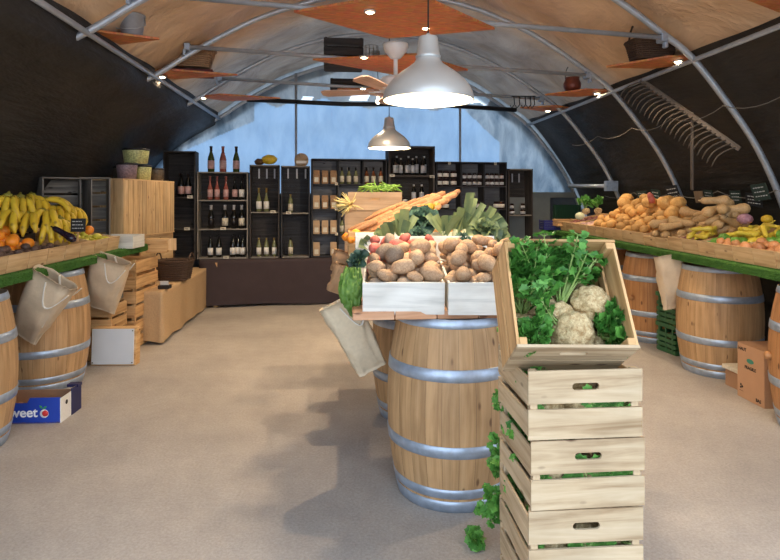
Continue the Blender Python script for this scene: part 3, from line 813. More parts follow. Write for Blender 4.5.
# ============================================================ barrels
def barrel_meshes(mat):
    R, r, Hh = .35, .288, .95
    def rad(z): return r + (R - r) * (1 - ((z - Hh / 2) / (Hh / 2)) ** 2)
    mb = MB(); ns = 26
    for s in range(ns):
        a0 = 2 * PI * s / ns + .0018; a1 = 2 * PI * (s + 1) / ns - .0018; cols = [a0 + (a1 - a0) * k / 4 for k in range(5)]
        nz = 14; b0 = len(mb.v); ou = random.Random(s).random() * 9
        for j in range(nz + 1):
            z = Hh * j / nz
            for k, a in enumerate(cols):
                q = rad(z) - (.0008 if k in (0, 4) else 0); mb.pt((q * math.cos(a), q * math.sin(a), z))
        for j in range(nz):
            for k in range(4):
                mb.face([b0 + j * 5 + k, b0 + j * 5 + k + 1, b0 + j * 5 + k + 6, b0 + j * 5 + k + 5],
                        [(Hh * j / nz + ou, cols[k] * .35 + ou), (Hh * j / nz + ou, cols[k + 1] * .35 + ou), (Hh * (j + 1) / nz + ou, cols[k + 1] * .35 + ou), (Hh * (j + 1) / nz + ou, cols[k] * .35 + ou)], True)
    # inner dark skin closes the gaps between staves
    b = MB(); b.lathe([(rad(z) - .006, z) for z in [Hh * j / 10 for j in range(11)]], 40)
    body = mb.mesh('barrel_staves', mat)
    hd = MB()
    for i in range(6): hd.box(((i - 2.5) * .09, 0, Hh - .03), (.088, 2 * math.sqrt(max(.01, .27 ** 2 - ((abs(i - 2.5) + .3) * .09) ** 2)), .02))
    head = hd.mesh('barrel_head', mat)
    inner = b.mesh('barrel_lining', 'dark_wood')
    hoops = []
    for z0, z1 in ((.905, .95), (.655, .715), (.285, .345), (.075, .125), (0, .062)):
        h = MB(); h.lathe([(rad(z0) + .0, z0), (rad(z0) + .004, z0 + .002), (rad((z0 + z1) / 2) + .0045, (z0 + z1) / 2), (rad(z1) + .004, z1 - .002), (rad(z1), z1)], 64)
        for q in range(2): h.f.pop(); h.uv.pop(); h.sm.pop(); h.mi.pop()
        zz = (z0 + z1) / 2
        for da in (-.04, .05):
            a = 1.2 + z0 * 3 + da - 2.6; h.M = Matrix.Rotation(a, 4, 'Z') @ Matrix.Translation((rad(zz) + .005, 0, zz)) @ Matrix.Rotation(PI / 2, 4, 'Y'); h.lathe([(.007, 0), (.006, .003), (0, .004)], 8); h.M = Matrix.Identity(4)
        hoops.append(h.mesh('metal_hoop', 'galvanised'))
    bg = MB(); bg.M = Matrix.Translation((.35, 0, .475)) @ Matrix.Rotation(PI / 2, 4, 'Y'); bg.lathe([(.03, -.01), (.026, .03), (.02, .035), (0, .035)], 16)
    return body, head, inner, hoops, bg.mesh('bung', mat)
BM = {m: barrel_meshes(m) for m in ('barrel_wood', 'barrel_orange')}
def barrel(x, y, rz, mat, lab, bung=False):
    root = empty('wine_barrel', TM(x, y, 0, rz), lab, 'barrel')
    b, h, inn, hs, bg = BM[mat]; I = Matrix.Identity(4)
    inst('staves', b, I, parent=root); inst('head', h, I, parent=root); inst('lining', inn, I, parent=root)
    for q in hs: inst('metal_hoop', q, I, parent=root)
    if bung: inst('bung', bg, I, parent=root)
barrel(.335, 3.14, .6, 'barrel_wood', 'upright oak barrel standing in front under the potato crates')
barrel(.22, 4.22, 2.1, 'barrel_wood', 'oak barrel half hidden behind the front centre barrel')
barrel(-2.72, 3.60, 1, 'barrel_wood', 'oak barrel cut by the left edge of the photo')
barrel(-2.90, 4.86, 2.6, 'barrel_wood', 'oak barrel behind the blue fruit carton on the left')
barrel(2.93, 3.86, 2.85, 'barrel_orange', 'oak barrel cut by the right edge of the photo', True)
barrel(2.96, 5.22, 2.2, 'barrel_wood', 'wide oak barrel left of the brown carton on the right', False)
barrel(2.93, 6.42, 3.6, 'barrel_orange', 'orange toned barrel behind the green crates on the right', True)
barrel(2.86, 7.55, .2, 'barrel_orange', 'farthest orange toned barrel, seen past the tilted crate')

# ============================================================ crates
def crate(M, W, D, Hh, mat, lab, front, side, t=.010, hole=False, group=None, floor_z=.0, name='wooden_crate', posts=True, back=None, fmat=None):
    """front/side: rows (z0, z1) of boards. local -y is the face towards the visitor"""
    root = empty(name, M, lab, 'crate', group)
    def panel(nm, L, rows, f, hl):
        mb = MB(); mb.rnd = random.Random(zlib.crc32((lab + nm + str(f(1, 0, 0))).encode()))
        for i, (z0, z1) in enumerate(rows):
            if hl and i == len(rows) - 1: mb.ring_plank(L, z1 - z0, t, .048, .0125, 0, 0, lambda x, y, z: f(x, y, z + (z0 + z1) / 2))
            else:
                c = Vector(f(0, 0, (z0 + z1) / 2)); e = Vector(f(L, 0, 0)) - Vector(f(0, 0, 0))
                mb.box(c, (L, t, z1 - z0) if abs(e.x) > abs(e.y) else (t, L, z1 - z0))
        return mb.build(nm, (fmat or mat) if nm == 'front_panel' else mat, root, .0012 if not hl else 0)
    panel('front_panel', W, front, lambda x, y, z: (x, -D / 2 + t / 2 + y, z), hole)
    panel('back_panel', W, back or front, lambda x, y, z: (x, D / 2 - t / 2 + y, z), hole)
    panel('side_panel', D - 2 * t, side, lambda x, y, z: (-W / 2 + t / 2 + y, x, z), False)
    panel('side_panel', D - 2 * t, side, lambda x, y, z: (W / 2 - t / 2 + y, x, z), False)
    mb = MB(); k = 4; w_ = (W - 2 * t) / k
    for i in range(k): mb.box((-W / 2 + t + w_ * (i + .5), 0, floor_z + .004), (w_ - .006, D - 2 * t, .008))
    mb.build('base', mat, root)
    if posts:
        for a in (-1, 1):
            for b in (-1, 1):
                mb = MB(); mb.box((a * (W / 2 - t - .013), b * (D / 2 - t - .013), Hh / 2), (.026, .026, Hh - .004)); mb.build('corner_post', mat, root, .002)
    return root
fr = [(.003, .105), (.125, .238)]; sd = [(.012, .095), (.118, .215)]
SX, SY = .662, 2.185
stack = [(0, .09, .004, 'lowest crate of the front celeriac stack, cut by the bottom edge'), (.24, .075, .0, 'second lowest crate of the front celeriac stack, whitish boards'),
         (.48, .095, .003, 'third crate up in the front celeriac stack, whitish boards'), (.72, .085, -.004, 'crate right under the tilted crate of celeriac leaves')]
SM = []
for z, rz, dx, lab in stack:
    M = TM(SX + dx, SY, z, rz); SM.append(M)
    crate(M, .405, .38, .24, 'pale_crate', 'pale wooden slatted crate, ' + lab, fr, sd, .009, True)
TILT = TM(.622, 2.262, 1.079, .0, R_(57), .02) 
crate(TILT, .41, .41, .27, 'tan_crate', 'open wooden crate tilted forward on top of the stack, full of celeriac', [(.0, .13), (.14, .27)], [(.0, .12), (.14, .265)], .010, True, floor_z=.0, fmat='pale_crate')
mb = MB(); mb.M = TM(SX - .01, 2.33, .962, .085)
mb.box((0, 0, .09), (.2, .03, .18)); mb.box((-.11, -.005, .08), (.025, .04, .16)); mb.box((.11, -.005, .08), (.025, .04, .16))
tag(mb.build('prop_block', 'tan_crate'), 'wooden prop holding up the back of the tilted crate', 'block')

# ------------- celeriac with tops
def leaflet(mb, p, d, up, s):
    d = d.normalized(); side = d.cross(up)
    if side.length < 1e-3: side = d.orthogonal()
    side.normalize(); nrm = side.cross(d)
    out = [(0, 0), (.22, .28), (.18, .5), (.45, .42), (.62, .55), (.72, .3), (1, 0)]
    mid = [mb.pt(p + d * s * x + nrm * s * (-.12 * x * x)) for x in (0, .45, 1)]
    for sg in (1, -1):
        vs = [mid[0]] + [mb.pt(p + d * s * x + side * s * y * sg + nrm * s * (.16 * y - .10 * x * x)) for x, y in out[1:-1]] + [mid[2]]
        mb.face([vs[0], vs[1], vs[2], mid[1]], [(0, 0)] * 4, False); mb.face([mid[1], vs[2], vs[3], vs[4]], [(0, 0)] * 4, False); mb.face([mid[1], vs[4], vs[5], vs[6]], [(0, 0)] * 4, False)
def spray(ms, ml, base, d, L, rnd, size=.036, curl=.3, th=.004, full=1.0):
    """one celery stalk with its leaf clusters"""
    d = d.normalized(); side = Vector((rnd.uniform(-1, 1), rnd.uniform(-1, 1), rnd.uniform(-1, 1))).cross(d).normalized()
    pts = []
    for k in range(7):
        t = k / 6; pts.append(base + d * L * t + side * curl * L * t * t * .6)
    ms.tube(pts, [th * (1 - .6 * k / 6) for k in range(7)], 5)
    for t, n in ((.55, 2), (.75, 2), (.9, 2), (1, 3)):
        if rnd.random() > full: continue
        q = pts[min(6, int(t * 6))]; tg = (pts[min(6, int(t * 6) + 0)] - pts[max(0, int(t * 6) - 1)]).normalized()
        for j in range(n):
            sgn = 1 if j % 2 else -1
            dd = (tg * .8 + side.cross(tg) * sgn * (.9 if n == 2 or j < 2 else 0) + Vector((rnd.uniform(-.5, .5), rnd.uniform(-.5, .5), rnd.uniform(-.5, .5)))).normalized()
            stem = q + dd * size * .5
            ms.tube([q, stem], th * .4, 4, cap=False)
            for e in (-1, 0, 1):
                d3 = (dd + dd.cross(Vector((0, -.4, 1)).normalized()) * .9 * e).normalized()
                up = Vector((rnd.uniform(-.6, .6), rnd.uniform(-1, .1), rnd.uniform(.1, 1))).normalized()
                leaflet(ml, stem, d3, up, size * rnd.uniform(.75, 1.25))
CEL = [blob('celeriac_root%d' % i, (1, 1, .86), 'celeriac', .09, 2.4, i + 1, 5, power=lambda n: .05 * noise.noise(n * 9 + Vector((3, 1, 2))) + .03 * noise.noise(n * 22) + .12 * max(0, -n.z - .5)) for i in range(3)]
for i_, me in enumerate(CEL): me.name = 'celeriac_root'
def celeriac(M, r, lab, n, L, seed, spread=.5, group=None, size=.036, bias=Vector((0, 0, 0)), full=1.0, th=.004, box=None):
    """local +z is the crown"""
    rnd = random.Random(seed)
    root = empty('celeriac', M, lab, 'celeriac', group)
    inst('root_bulb', CEL[seed % 3], Matrix.Rotation(seed * 1.7, 4, 'Z') @ Matrix.Diagonal((r, r, r, 1)), parent=root)
    if n:
        ms, ml = MB(), MB()
        for k in range(n):
            d = Vector((rnd.gauss(0, spread), rnd.gauss(0, spread), 1)) + bias
            spray(ms, ml, Vector((rnd.uniform(-.25, .25) * r, rnd.uniform(-.25, .25) * r, r * .8)), d, L * rnd.uniform(.6, 1.15), rnd, size, .35, th, full)
        if box is not None:
            inv = box[0].inverted(); (bx, by, b0, b1) = box[1:]
            for m_ in (ms, ml):
                nv = []
                for p in m_.v:
                    q = inv @ (M @ Vector(p)); q = Vector((max(-bx, min(bx, q.x)), max(-by, min(by, q.y)), max(b0, min(b1, q.z))))
                    nv.append(tuple(M.inverted() @ (box[0] @ q)))
                m_.v = nv
        ms.build('stalks', 'stalk', root); ml.build('leaves', 'celery_leaf', root)
    return root
def TL(x, y, z, ax, ay, az):
    """place in the tilted crate with the crown along (ax, ay, az) of the crate"""
    zz = Vector((ax, ay, az)).normalized(); xx = zz.orthogonal().normalized(); yy = zz.cross(xx)
    m = Matrix((xx, yy, zz)).transposed().to_4x4(); m.translation = (x, y, z)
    return TILT @ m
celeriac(TL(.03, -.105, .135, -1, .25, .35), .084, 'largest celeriac root, front and centre in the tilted crate', 7, .13, 1, .5, size=.03, box=(TILT, .198, .21, .012, .33))
celeriac(TL(.122, .005, .135, -.5, -.8, -.5), .075, 'pale celeriac root at the right side of the tilted crate', 5, .09, 2, .5, size=.025, box=(TILT, .198, .21, .012, .33))
celeriac(TL(-.045, .01, .085, .2, 1, .35), .06, 'celeriac root half buried in leaves, centre of the tilted crate', 24, .21, 3, .42, size=.036, box=(TILT, .198, .21, .012, .33))
celeriac(TL(-.13, -.06, .07, -.05, 1, .5), .06, 'hidden celeriac whose leaves fill the left of the tilted crate', 24, .22, 4, .5, size=.036, box=(TILT, .198, .21, .012, .33))
celeriac(TL(.02, .07, .05, -.1, 1, .35), .06, 'hidden celeriac whose leaves fill the top of the tilted crate', 30, .16, 5, .8, size=.038, box=(TILT, .198, .21, .012, .33))
celeriac(TL(-.11, .06, .06, -.1, 1, .5), .055, 'hidden celeriac whose leaves crowd the upper left corner of the tilted crate', 28, .14, 6, .8, size=.038, box=(TILT, .198, .21, .012, .33))
celeriac(TL(.13, -.12, .07, .5, .3, .9), .05, 'hidden celeriac whose leaves spill at the lower right of the tilted crate', 18, .09, 7, .8, size=.036, box=(TILT, .198, .21, .012, .33))
celeriac(TL(-.08, -.13, .08, -.4, .5, 1), .05, 'hidden celeriac whose leaves spill at the lower left of the tilted crate', 7, .07, 8, .6, size=.03, box=(TILT, .198, .21, .012, .33))
celeriac(TL(.10, .10, .045, .3, 1, .3), .05, 'hidden celeriac with drooping stalks at the upper right of the tilted crate', 30, .15, 9, .7, size=.036, box=(TILT, .198, .21, .012, .33))
celeriac(TL(.0, -.03, .13, .28, 1, .22), .05, 'small celeriac with long pale stalks running up the tilted crate', 26, .24, 10, .25, size=.03, th=.0055, full=.7, box=(TILT, .198, .21, .012, .33))
# inside the stack
k = 0
nm = ['lowest', 'second lowest', 'third', 'fourth']
for i, M in enumerate(SM):
    for j, (x, y, r) in enumerate(((-.11, -.10, .066), (.02, -.11, .07), (.13, -.09, .06), (-.10, .07, .066), (.06, .06, .066))):
        k += 1
        if i == 0 and j > 2: continue
        front = j < 3
        zc = Matrix.Translation((x, y, .075 + (.01 * (k % 3)))) @ Matrix.Rotation((1.2 if front else .4) + .2 * (k % 3), 4, 'X') @ Matrix.Rotation(.6 * (k % 5 - 2), 4, 'Y')
        celeriac(M @ zc, r, 'celeriac inside the %s crate of the front stack, %s' % (nm[i], ['left front', 'centre front', 'right front', 'left back', 'right back'][j]), 9 if front else 4, .085, 20 + k, .9, size=.026, box=(M, .185, .175, .012, .245))
# leafy sprigs that poke out of the left side
for n, (px, py, d, s) in enumerate(((497, 272, 2.52, .6), (500, 335, 2.3, 1.1), (512, 440, 2.22, .8), (503, 412, 2.36, .6), (497, 463, 2.4, 1.0), (488, 513, 2.42, 1.3), (513, 500, 2.25, .7), (476, 551, 2.56, .45), (512, 345, 2.2, .7), (516, 383, 2.12, .6))):
    p = P(px - (7 if 2 <= n <= 6 else 0), py, d); p.z = max(p.z, .03); rnd = random.Random(n + 50)
    ms, ml = MB(), MB()
    tow = Vector((.16, .03, .02)) if n != 7 else Vector((.05, .03, 0))
    for q in range(int(5 * s) + 2):
        spray(ms, ml, tow, Vector((-1, rnd.uniform(-.5, .5), rnd.uniform(-.4, .5) if n != 7 else 0)), .16 * (.7 + .5 * rnd.random()) * (.75 if n != 7 else .35), rnd, .03, .3, .0035)
    o = ms.build('celery_sprig', 'stalk'); o.location = p
    tag(o, ['leafy sprig beside the potatoes at the tilted crate rim', 'bright leafy sprig between tilted crate and barrel', 'pale green sprig out of the third crate side', 'dark leaf tuft at the top crate side', 'leaf tuft out of the second crate side', 'big leaf tuft low by the lowest crate', 'sprig with pale stalk at the second crate corner', 'fallen leaf sprig lying on the floor by the crates', 'leaf tuft on top of the stack at its left', 'small sprig under the left corner of the tilted crate'][n], 'leaf sprig')
    ml.build('leaves', 'celery_leaf', o)

# ============================================================ the island
# boards on the two barrels
IM = TM(-.165, 2.84, 0, .083)
mb = MB(); mb.M = IM
for i in range(4): mb.box((.085 + .21 * i, 1.1, .970), (.205, 2.2, .04))
tag(mb.build('island_board', 'board_wood', bevel=.002), 'thick plank board lying on the centre barrels under the crates', 'board')
POT = [blob('potato', (1.12, .76 - .03 * i, .68), 'potato', .06, 1.5, i, 3, .16 * (i % 3 - 1)) for i in range(5)]
POTG = [blob('potato', (1, .8, .76), 'potato_grey', .06, 1.6, i + 9, 3) for i in range(2)]
POTR = [blob('potato', (1, .72, .68), 'potato_red', .06, 1.6, i + 20, 3) for i in range(3)]
def heap(frame, me_list, name, cat, lab, group, n, reg, rads, seed, flat=.5, mesh_of=None, **kw):
    rnd = random.Random(seed); out = drop(n, *reg, rads, seed, **kw)
    for (x, y, z, r) in out:
        me = mesh_of(x, y, z, rnd) if mesh_of else rnd.choice(me_list)
        M = frame @ Matrix.Translation((x, y, z)) @ Matrix.Rotation(rnd.uniform(0, 6.3), 4, 'Z') @ Matrix.Rotation(rnd.gauss(0, flat), 4, 'Y') @ Matrix.Diagonal((r * 1.12, r * 1.12, r * 1.12, 1))
        l, g, nm_ = (lab, group, name)
        if isinstance(lab, dict): l, g, nm_ = lab[me.materials[0].name]
        inst(nm_, me, M, l, cat, g)
CA = TM(.062, 3.125, 1.0, .02, R_(7)); CB = TM(.484, 3.10, 1.0, .0, R_(7))
row = [(.005, .172)]
crate(CA, .405, .52, .17, 'white_wood', 'white painted crate of potatoes, left of the front pair', [(.004, .168)], [(.004, .16)], .012, floor_z=.03, posts=False)
crate(CB, .395, .50, .17, 'white_wood', 'white painted crate of potatoes, right of the front pair', [(.004, .168)], [(.004, .16)], .012, floor_z=.03, posts=False)
labs = {'potato': ('brown potato heaped in the white crates on the front barrel', 'brown potatoes in the front white crates', 'potato'),
        'potato_grey': ('large earthy grey potato among the brown ones in the front white crates', 'earthy grey potatoes in the front white crates', 'potato'),
        'potato_red': ('red skinned potato at the back left of the front white crates', 'red potatoes in the front white crates', 'potato')}
def mA(x, y, z, r):
    if (y > .06 and x < .19 and r.random() < .8) or (x < -.15 and y > -.12 and r.random() < .7): return r.choice(POTR)
    return r.choice(POTG) if r.random() < .13 else r.choice(POT)
def mB(x, y, z, r): return r.choice(POTG) if r.random() < .08 else r.choice(POT)
heap(CA, None, 'potato', 'potato', labs, None, 100, (-.19, .20, -.245, .255), [.056, .040, .05, .034, .042, .052, .036], 5, mesh_of=mA, floor=lambda x, y: .06, bias=lambda x, y: .22 * y, zmax=.30)
heap(CB, None, 'potato', 'potato', labs, None, 100, (-.20, .19, -.245, .25), [.05, .038, .046, .034, .04, .052, .036], 8, mesh_of=mB, floor=lambda x, y: .06, bias=lambda x, y: .22 * y, zmax=.30)

# leek and cabbage crate
CL = TM(.20, 3.70, .99, .06)
crate(CL, .84, .42, .33, 'white_wood', 'long white crate behind the potatoes holding leeks and cabbages', [(.004, .16), (.17, .33)], [(.004, .16), (.17, .33)], .012, floor_z=.2, posts=False)
def blade(mb, p, d, nrm, L, wd, curl=.2, cut=True):
    d = d.normalized(); side = d.cross(nrm).normalized(); nn = side.cross(d)
    n = 6; rows = []
    for k in range(n + 1):
        t = k / n; w_ = wd * (.65 + .5 * math.sin(min(1, t * 1.4) * PI * .55)) * (1 if cut else (1 - t ** 3) + .02)
        c = p + d * L * t + nn * curl * L * t * t
        rows.append([mb.pt(c + side * w_ * .5 + nn * w_ * .22), mb.pt(c + side * w_ * .22 + nn * w_ * .05), mb.pt(c), mb.pt(c - side * w_ * .22 + nn * w_ * .05), mb.pt(c - side * w_ * .5 + nn * w_ * .22)])
    for a, b in zip(rows, rows[1:]):
        for q in range(4): mb.face([a[q], a[q + 1], b[q + 1], b[q]], [(0, 0)] * 4, True)
def leek(px, py, d, ang, n, L, lab, wd=.045, seed=0):
    p = P(px, py, d); rnd = random.Random(seed)
    root = empty('leek', TM(*p), lab, 'leek')
    mb = MB(); mb.tube([(0, .25, -.10), (0, .12, -.07), (0, 0, 0), Vector((math.sin(ang), -.1, math.cos(ang))) * .06], [.018, .02, .024, .02], 12); mb.build('stalk', 'leek_white', root)
    ml = MB()
    for k in range(n):
        a = ang + (k - (n - 1) / 2) * .26 + rnd.uniform(-.06, .06)
        dd = Vector((math.sin(a), rnd.uniform(-.35, .05), math.cos(a)))
        blade(ml, Vector((math.sin(ang) * .04, -.005 * k, .03)), dd, Vector((rnd.uniform(-.3, .3), -1, 0)), L * rnd.uniform(.6, 1.0), wd * rnd.uniform(.8, 1.2), rnd.uniform(-.1, .35))
    ml.build('leaves', 'leek_leaf', root)
leek(393, 246, 3.62, -.4, 5, .165, 'leek with green leaves fanning left, leftmost in the white crate', seed=1)
leek(402, 242, 3.66, .05, 5, .19, 'leek with upright leaves right of the leftmost leek', seed=2)
leek(446, 240, 3.72, -.15, 5, .21, 'leek with pale cut leaves in the middle of the white crate', .036, seed=3)
leek(455, 238, 3.75, .1, 4, .2, 'leek standing just right of the middle leek', .036, seed=4)
leek(463, 238, 3.7, .38, 4, .27, 'tallest leek with long yellow green blade leaning right', .046, seed=5)
leek(474, 240, 3.68, .72, 5, .22, 'leek with blue green leaves leaning right', .05, seed=6)
leek(484, 246, 3.66, 1.1, 5, .18, 'leek drooping towards the tilted crate, rightmost', .05, seed=7)
leek(382, 252, 3.5, -1.2, 4, .14, 'leek lying flat at the left end of the crate', .05, seed=8)
def rosette(px, py, d, r, mat, lab, n=22, seed=0, face=Vector((0, -.7, .7)), name='cabbage', wide=.75):
    p = P(px, py, d); rnd = random.Random(seed); zz = face.normalized(); xx = zz.orthogonal().normalized(); m = Matrix((xx, zz.cross(xx), zz)).transposed().to_4x4(); m.translation = p
    root = empty(name, m, lab, name)
    inst('heart', blob('heart', (r * .42, r * .42, r * .42), 'savoy_leaf' if mat == 'savoy_leaf' else 'stalk', .08, 3, seed, 3), Matrix.Identity(4), parent=root)
    ml = MB()
    for k in range(n):
        a = k * 2.4; ring = k / n; el = 1.15 - 1.1 * ring
        d0 = Vector((math.cos(a) * math.cos(el), math.sin(a) * math.cos(el), math.sin(el)))
        L = r * (.6 + .55 * ring); side = d0.cross(Vector((0, 0, 1))).normalized(); nn = side.cross(d0)
        nu, nv2 = 6, 6; g = []
        for i in range(nu + 1):
            t = i / nu; rowv = []
            wdt = L * wide * math.sin(min(1, .15 + t) * PI * .62)
            for j in range(nv2 + 1):
                s = j / nv2 * 2 - 1
                q = d0 * L * t * .95 + side * wdt * .5 * s + nn * (r * .35 * s * s * t + .12 * r * math.sin(t * 3)) - nn * L * .25 * t * t * ring
                q += nn * r * .09 * noise.noise(Vector((s * 3 + k, t * 5, k * 1.3))) * (.5 + abs(s)) * 2
                rowv.append(ml.pt(q))
            g.append(rowv)
        for i in range(nu):
            for j in range(nv2): ml.face([g[i][j], g[i][j + 1], g[i + 1][j + 1], g[i + 1][j]], [(0, 0)] * 4, True)
    ml.build('leaves', mat, root); return root
rosette(423, 222, 3.80, .12, 'kale_leaf', 'dark blue green cabbage standing between the leeks', 24, 2)
rosette(419, 236, 3.62, .07, 'kale_leaf', 'small dark cabbage in front of the larger dark one', 20, 5)
rosette(484, 232, 3.60, .105, 'leek_leaf', 'grey green cabbage beside the rightmost leek', 24, 3)
rosette(462, 243, 3.52, .07, 'kale_leaf', 'small dark leafy cabbage in front of the tall leek', 18, 4)
rosette(359, 262, 3.25, .075, 'kale_leaf', 'dark leafy cabbage at the left of the potato crate', 18, 6, Vector((-.6, -.6, .3)))
# savoy leaves over the edge
ms = MB(); root = empty('savoy_cabbage', TM(*P(351, 287, 3.05)), 'bright green crinkled cabbage leaves hanging over the board edge', 'cabbage')
for q, (a, L, wd, off) in enumerate(((-.1, .25, .125, Vector((0, 0, .1))), (.25, .2, .1, Vector((.03, .02, .1))), (-.45, .16, .1, Vector((-.01, .03, .1))))):
    nu, nv2 = 30, 16; g = []
    for i in range(nu + 1):
        t = i / nu; rowv = []; w_ = wd * math.sin(min(1, .12 + t * .95) * PI * .75) * (1 - .6 * t * t) + .01
        c = off + Vector((-math.sin(a) * L * t * .2 - .02 * math.sin(t * 2) + .035 * t * t, -.02 - .05 * math.sin(t * 2.5), -L * t))
        for j in range(nv2 + 1):
            s = j / nv2 * 2 - 1
            p = c + Vector((w_ * .5 * s, .02 * s * s + .024 * noise.noise(Vector((s * 4, t * 9, q * 3))) + .014 * abs(math.sin(s * 7 + t * 3)), .02 * noise.noise(Vector((s * 6, t * 11, q)))))
            rowv.append(ms.pt(p))
        g.append(rowv)
    for i in range(nu):
        for j in range(nv2): ms.face([g[i][j], g[i][j + 1], g[i + 1][j + 1], g[i + 1][j]], [(0, 0)] * 4, True)
ms.build('leaves', 'savoy_leaf', root)

# carrots
CC = TM(.10, 4.16, .99, .083)
crate(CC, .80, .36, .33, 'tan_crate', 'wooden crate under the heap of carrots', [(.004, .16), (.17, .33)], [(.004, .16), (.17, .33)], .012, floor_z=.2, posts=False)
def carrot_mesh(seed):
    rnd = random.Random(seed); mb = MB(); n = 14; L = 1
    mb.tube([(t * L, .02 * math.sin(t * 3 + seed), .012 * math.cos(t * 4)) for t in [i / n for i in range(n + 1)]], [.075 * (min(1, .55 + t * 12)) * (1 - .62 * t ** 1.6) * (1 + .05 * rnd.uniform(-1, 1)) for t in [i / n for i in range(n + 1)]], 12)
    return mb.mesh('carrot', 'carrot')
CAR = [carrot_mesh(i) for i in range(4)]
rnd = random.Random(4)
for k in range(55):
    lay = k // 11; j = k % 11
    t = j / 10
    px = 364 + 58 * t + rnd.uniform(-4, 4) + lay * 6; d = 4.05 + .11 * lay + .05 * rnd.random()
    py = 228 - 9 * t - lay * 4.8 + rnd.uniform(-1.5, 1.5) - 4 * t * (lay > 0)
    p = P(px, py, d)
    dirv = Vector((-1, rnd.uniform(-.15, .15), -.42 + rnd.uniform(-.07, .07))).normalized()
    L = rnd.uniform(.25, .32)
    xx = dirv; yy = Vector((0, 1, 0)).cross(xx).cross(xx).normalized() * -1; zz = xx.cross(yy)
    M = Matrix((xx, yy, zz)).transposed().to_4x4() @ Matrix.Diagonal((L, L, L, 1)); M.translation = p + dirv * -.12
    inst('carrot', rnd.choice(CAR), M, 'pale orange carrot lying in the heap behind the leeks', 'carrot', 'carrots heaped on the island')
GOU = [blob('gourd', (1, .9, .85), 'gourd_yellow', .05, 2, i, 3) for i in range(2)] + [blob('gourd', (1, .9, .85), 'orange_fruit', .05, 2, i, 3) for i in range(2)]
for n, (px, py, d, r, m_, lab) in enumerate(((430, 207, 4.15, .034, 0, 'small yellow gourd on top of the carrots, left of a pair'), (424, 207, 4.22, .028, 3, 'small orange gourd on top of the carrots'), (437, 206, 4.2, .03, 2, 'small orange gourd at the right end of the carrots'),
        (356, 233, 4.0, .032, 1, 'small yellow gourd at the left end of the carrots'), (347, 237, 4.02, .035, 2, 'orange gourd hanging over the left edge by the paper bags'), (351, 240, 3.95, .028, 3, 'tiny orange gourd just above the paper bag'))):
    inst('gourd', GOU[m_], TM(*P(px, py, d)) @ Matrix.Diagonal((r, r, r, 1)), lab, 'gourd')

# brown boxes
def handle_box(M, W, D, Hh, mat, lab):
    root = empty('wooden_box', M, lab, 'box')
    mb = MB(); t = .01
    mb.ring_plank(W, Hh, t, .04, .009, 0, Hh * .12, lambda x, y, z: (x, -D / 2 + t / 2 + y, z + Hh / 2)); mb.build('front_panel', mat, root)
    mb = MB(); mb.box((0, D / 2 - t / 2, Hh / 2), (W, t, Hh)); mb.build('back_panel', mat, root)
    for s in (-1, 1): mb = MB(); mb.box((s * (W / 2 - t / 2), 0, Hh / 2), (t, D - 2 * t, Hh)); mb.build('side_panel', mat, root)
    mb = MB(); mb.box((0, 0, t / 2), (W - 2 * t, D - 2 * t, t)); mb.build('base', mat, root); return root
bx = cz(374, 0, 4.75)
handle_box(TM(bx - .02, 4.88, .995, .083), .46, .3, .275, 'brown_box', 'lowest tan wooden box behind the carrots, mostly hidden')
handle_box(TM(bx - .02, 4.88, 1.272, .083), .46, .3, .17, 'brown_box', 'middle tan wooden box with a slot handle behind the carrots')
handle_box(TM(bx, 4.88, 1.448, .06), .44, .3, .15, 'brown_box', 'topmost tan wooden box with a slot handle, green beans on it')
ms = MB(); rnd = random.Random(9)
for k in range(46):
    p = P(381, 189, 4.85) + Vector((rnd.uniform(-.14, .14), rnd.uniform(-.08, .08), rnd.uniform(-.02, .04) - .01)); d = Vector((rnd.uniform(-1, 1), rnd.uniform(-.4, .4), rnd.uniform(-.1, .45))).normalized() * .07
    ms.tube([p - d, p + Vector((0, 0, .015)), p + d], [.004, .0055, .003], 5)
o = ms.build('green_beans', 'bean_green'); tag(o, 'loose heap of green beans in the topmost tan box', 'beans', kind='stuff')
ms = MB(); p0 = P(343, 204, 4.62)
for k in range(60):
    d = Vector((rnd.gauss(-.5, .5), rnd.gauss(-.2, .4), rnd.gauss(.1, .35))).normalized() * rnd.uniform(.05, .11)
    ms.tube([p0 + Vector((.06, 0, -.01)), p0 + Vector((.06, 0, -.01)) + d * .6, p0 + Vector((.05, 0, -.02)) + d * 1.3], [.006, .006, .003], 4)
tag(ms.build('raffia_bundle', 'raffia'), 'pale straw coloured raffia bundle left of the topmost tan box', 'raffia')

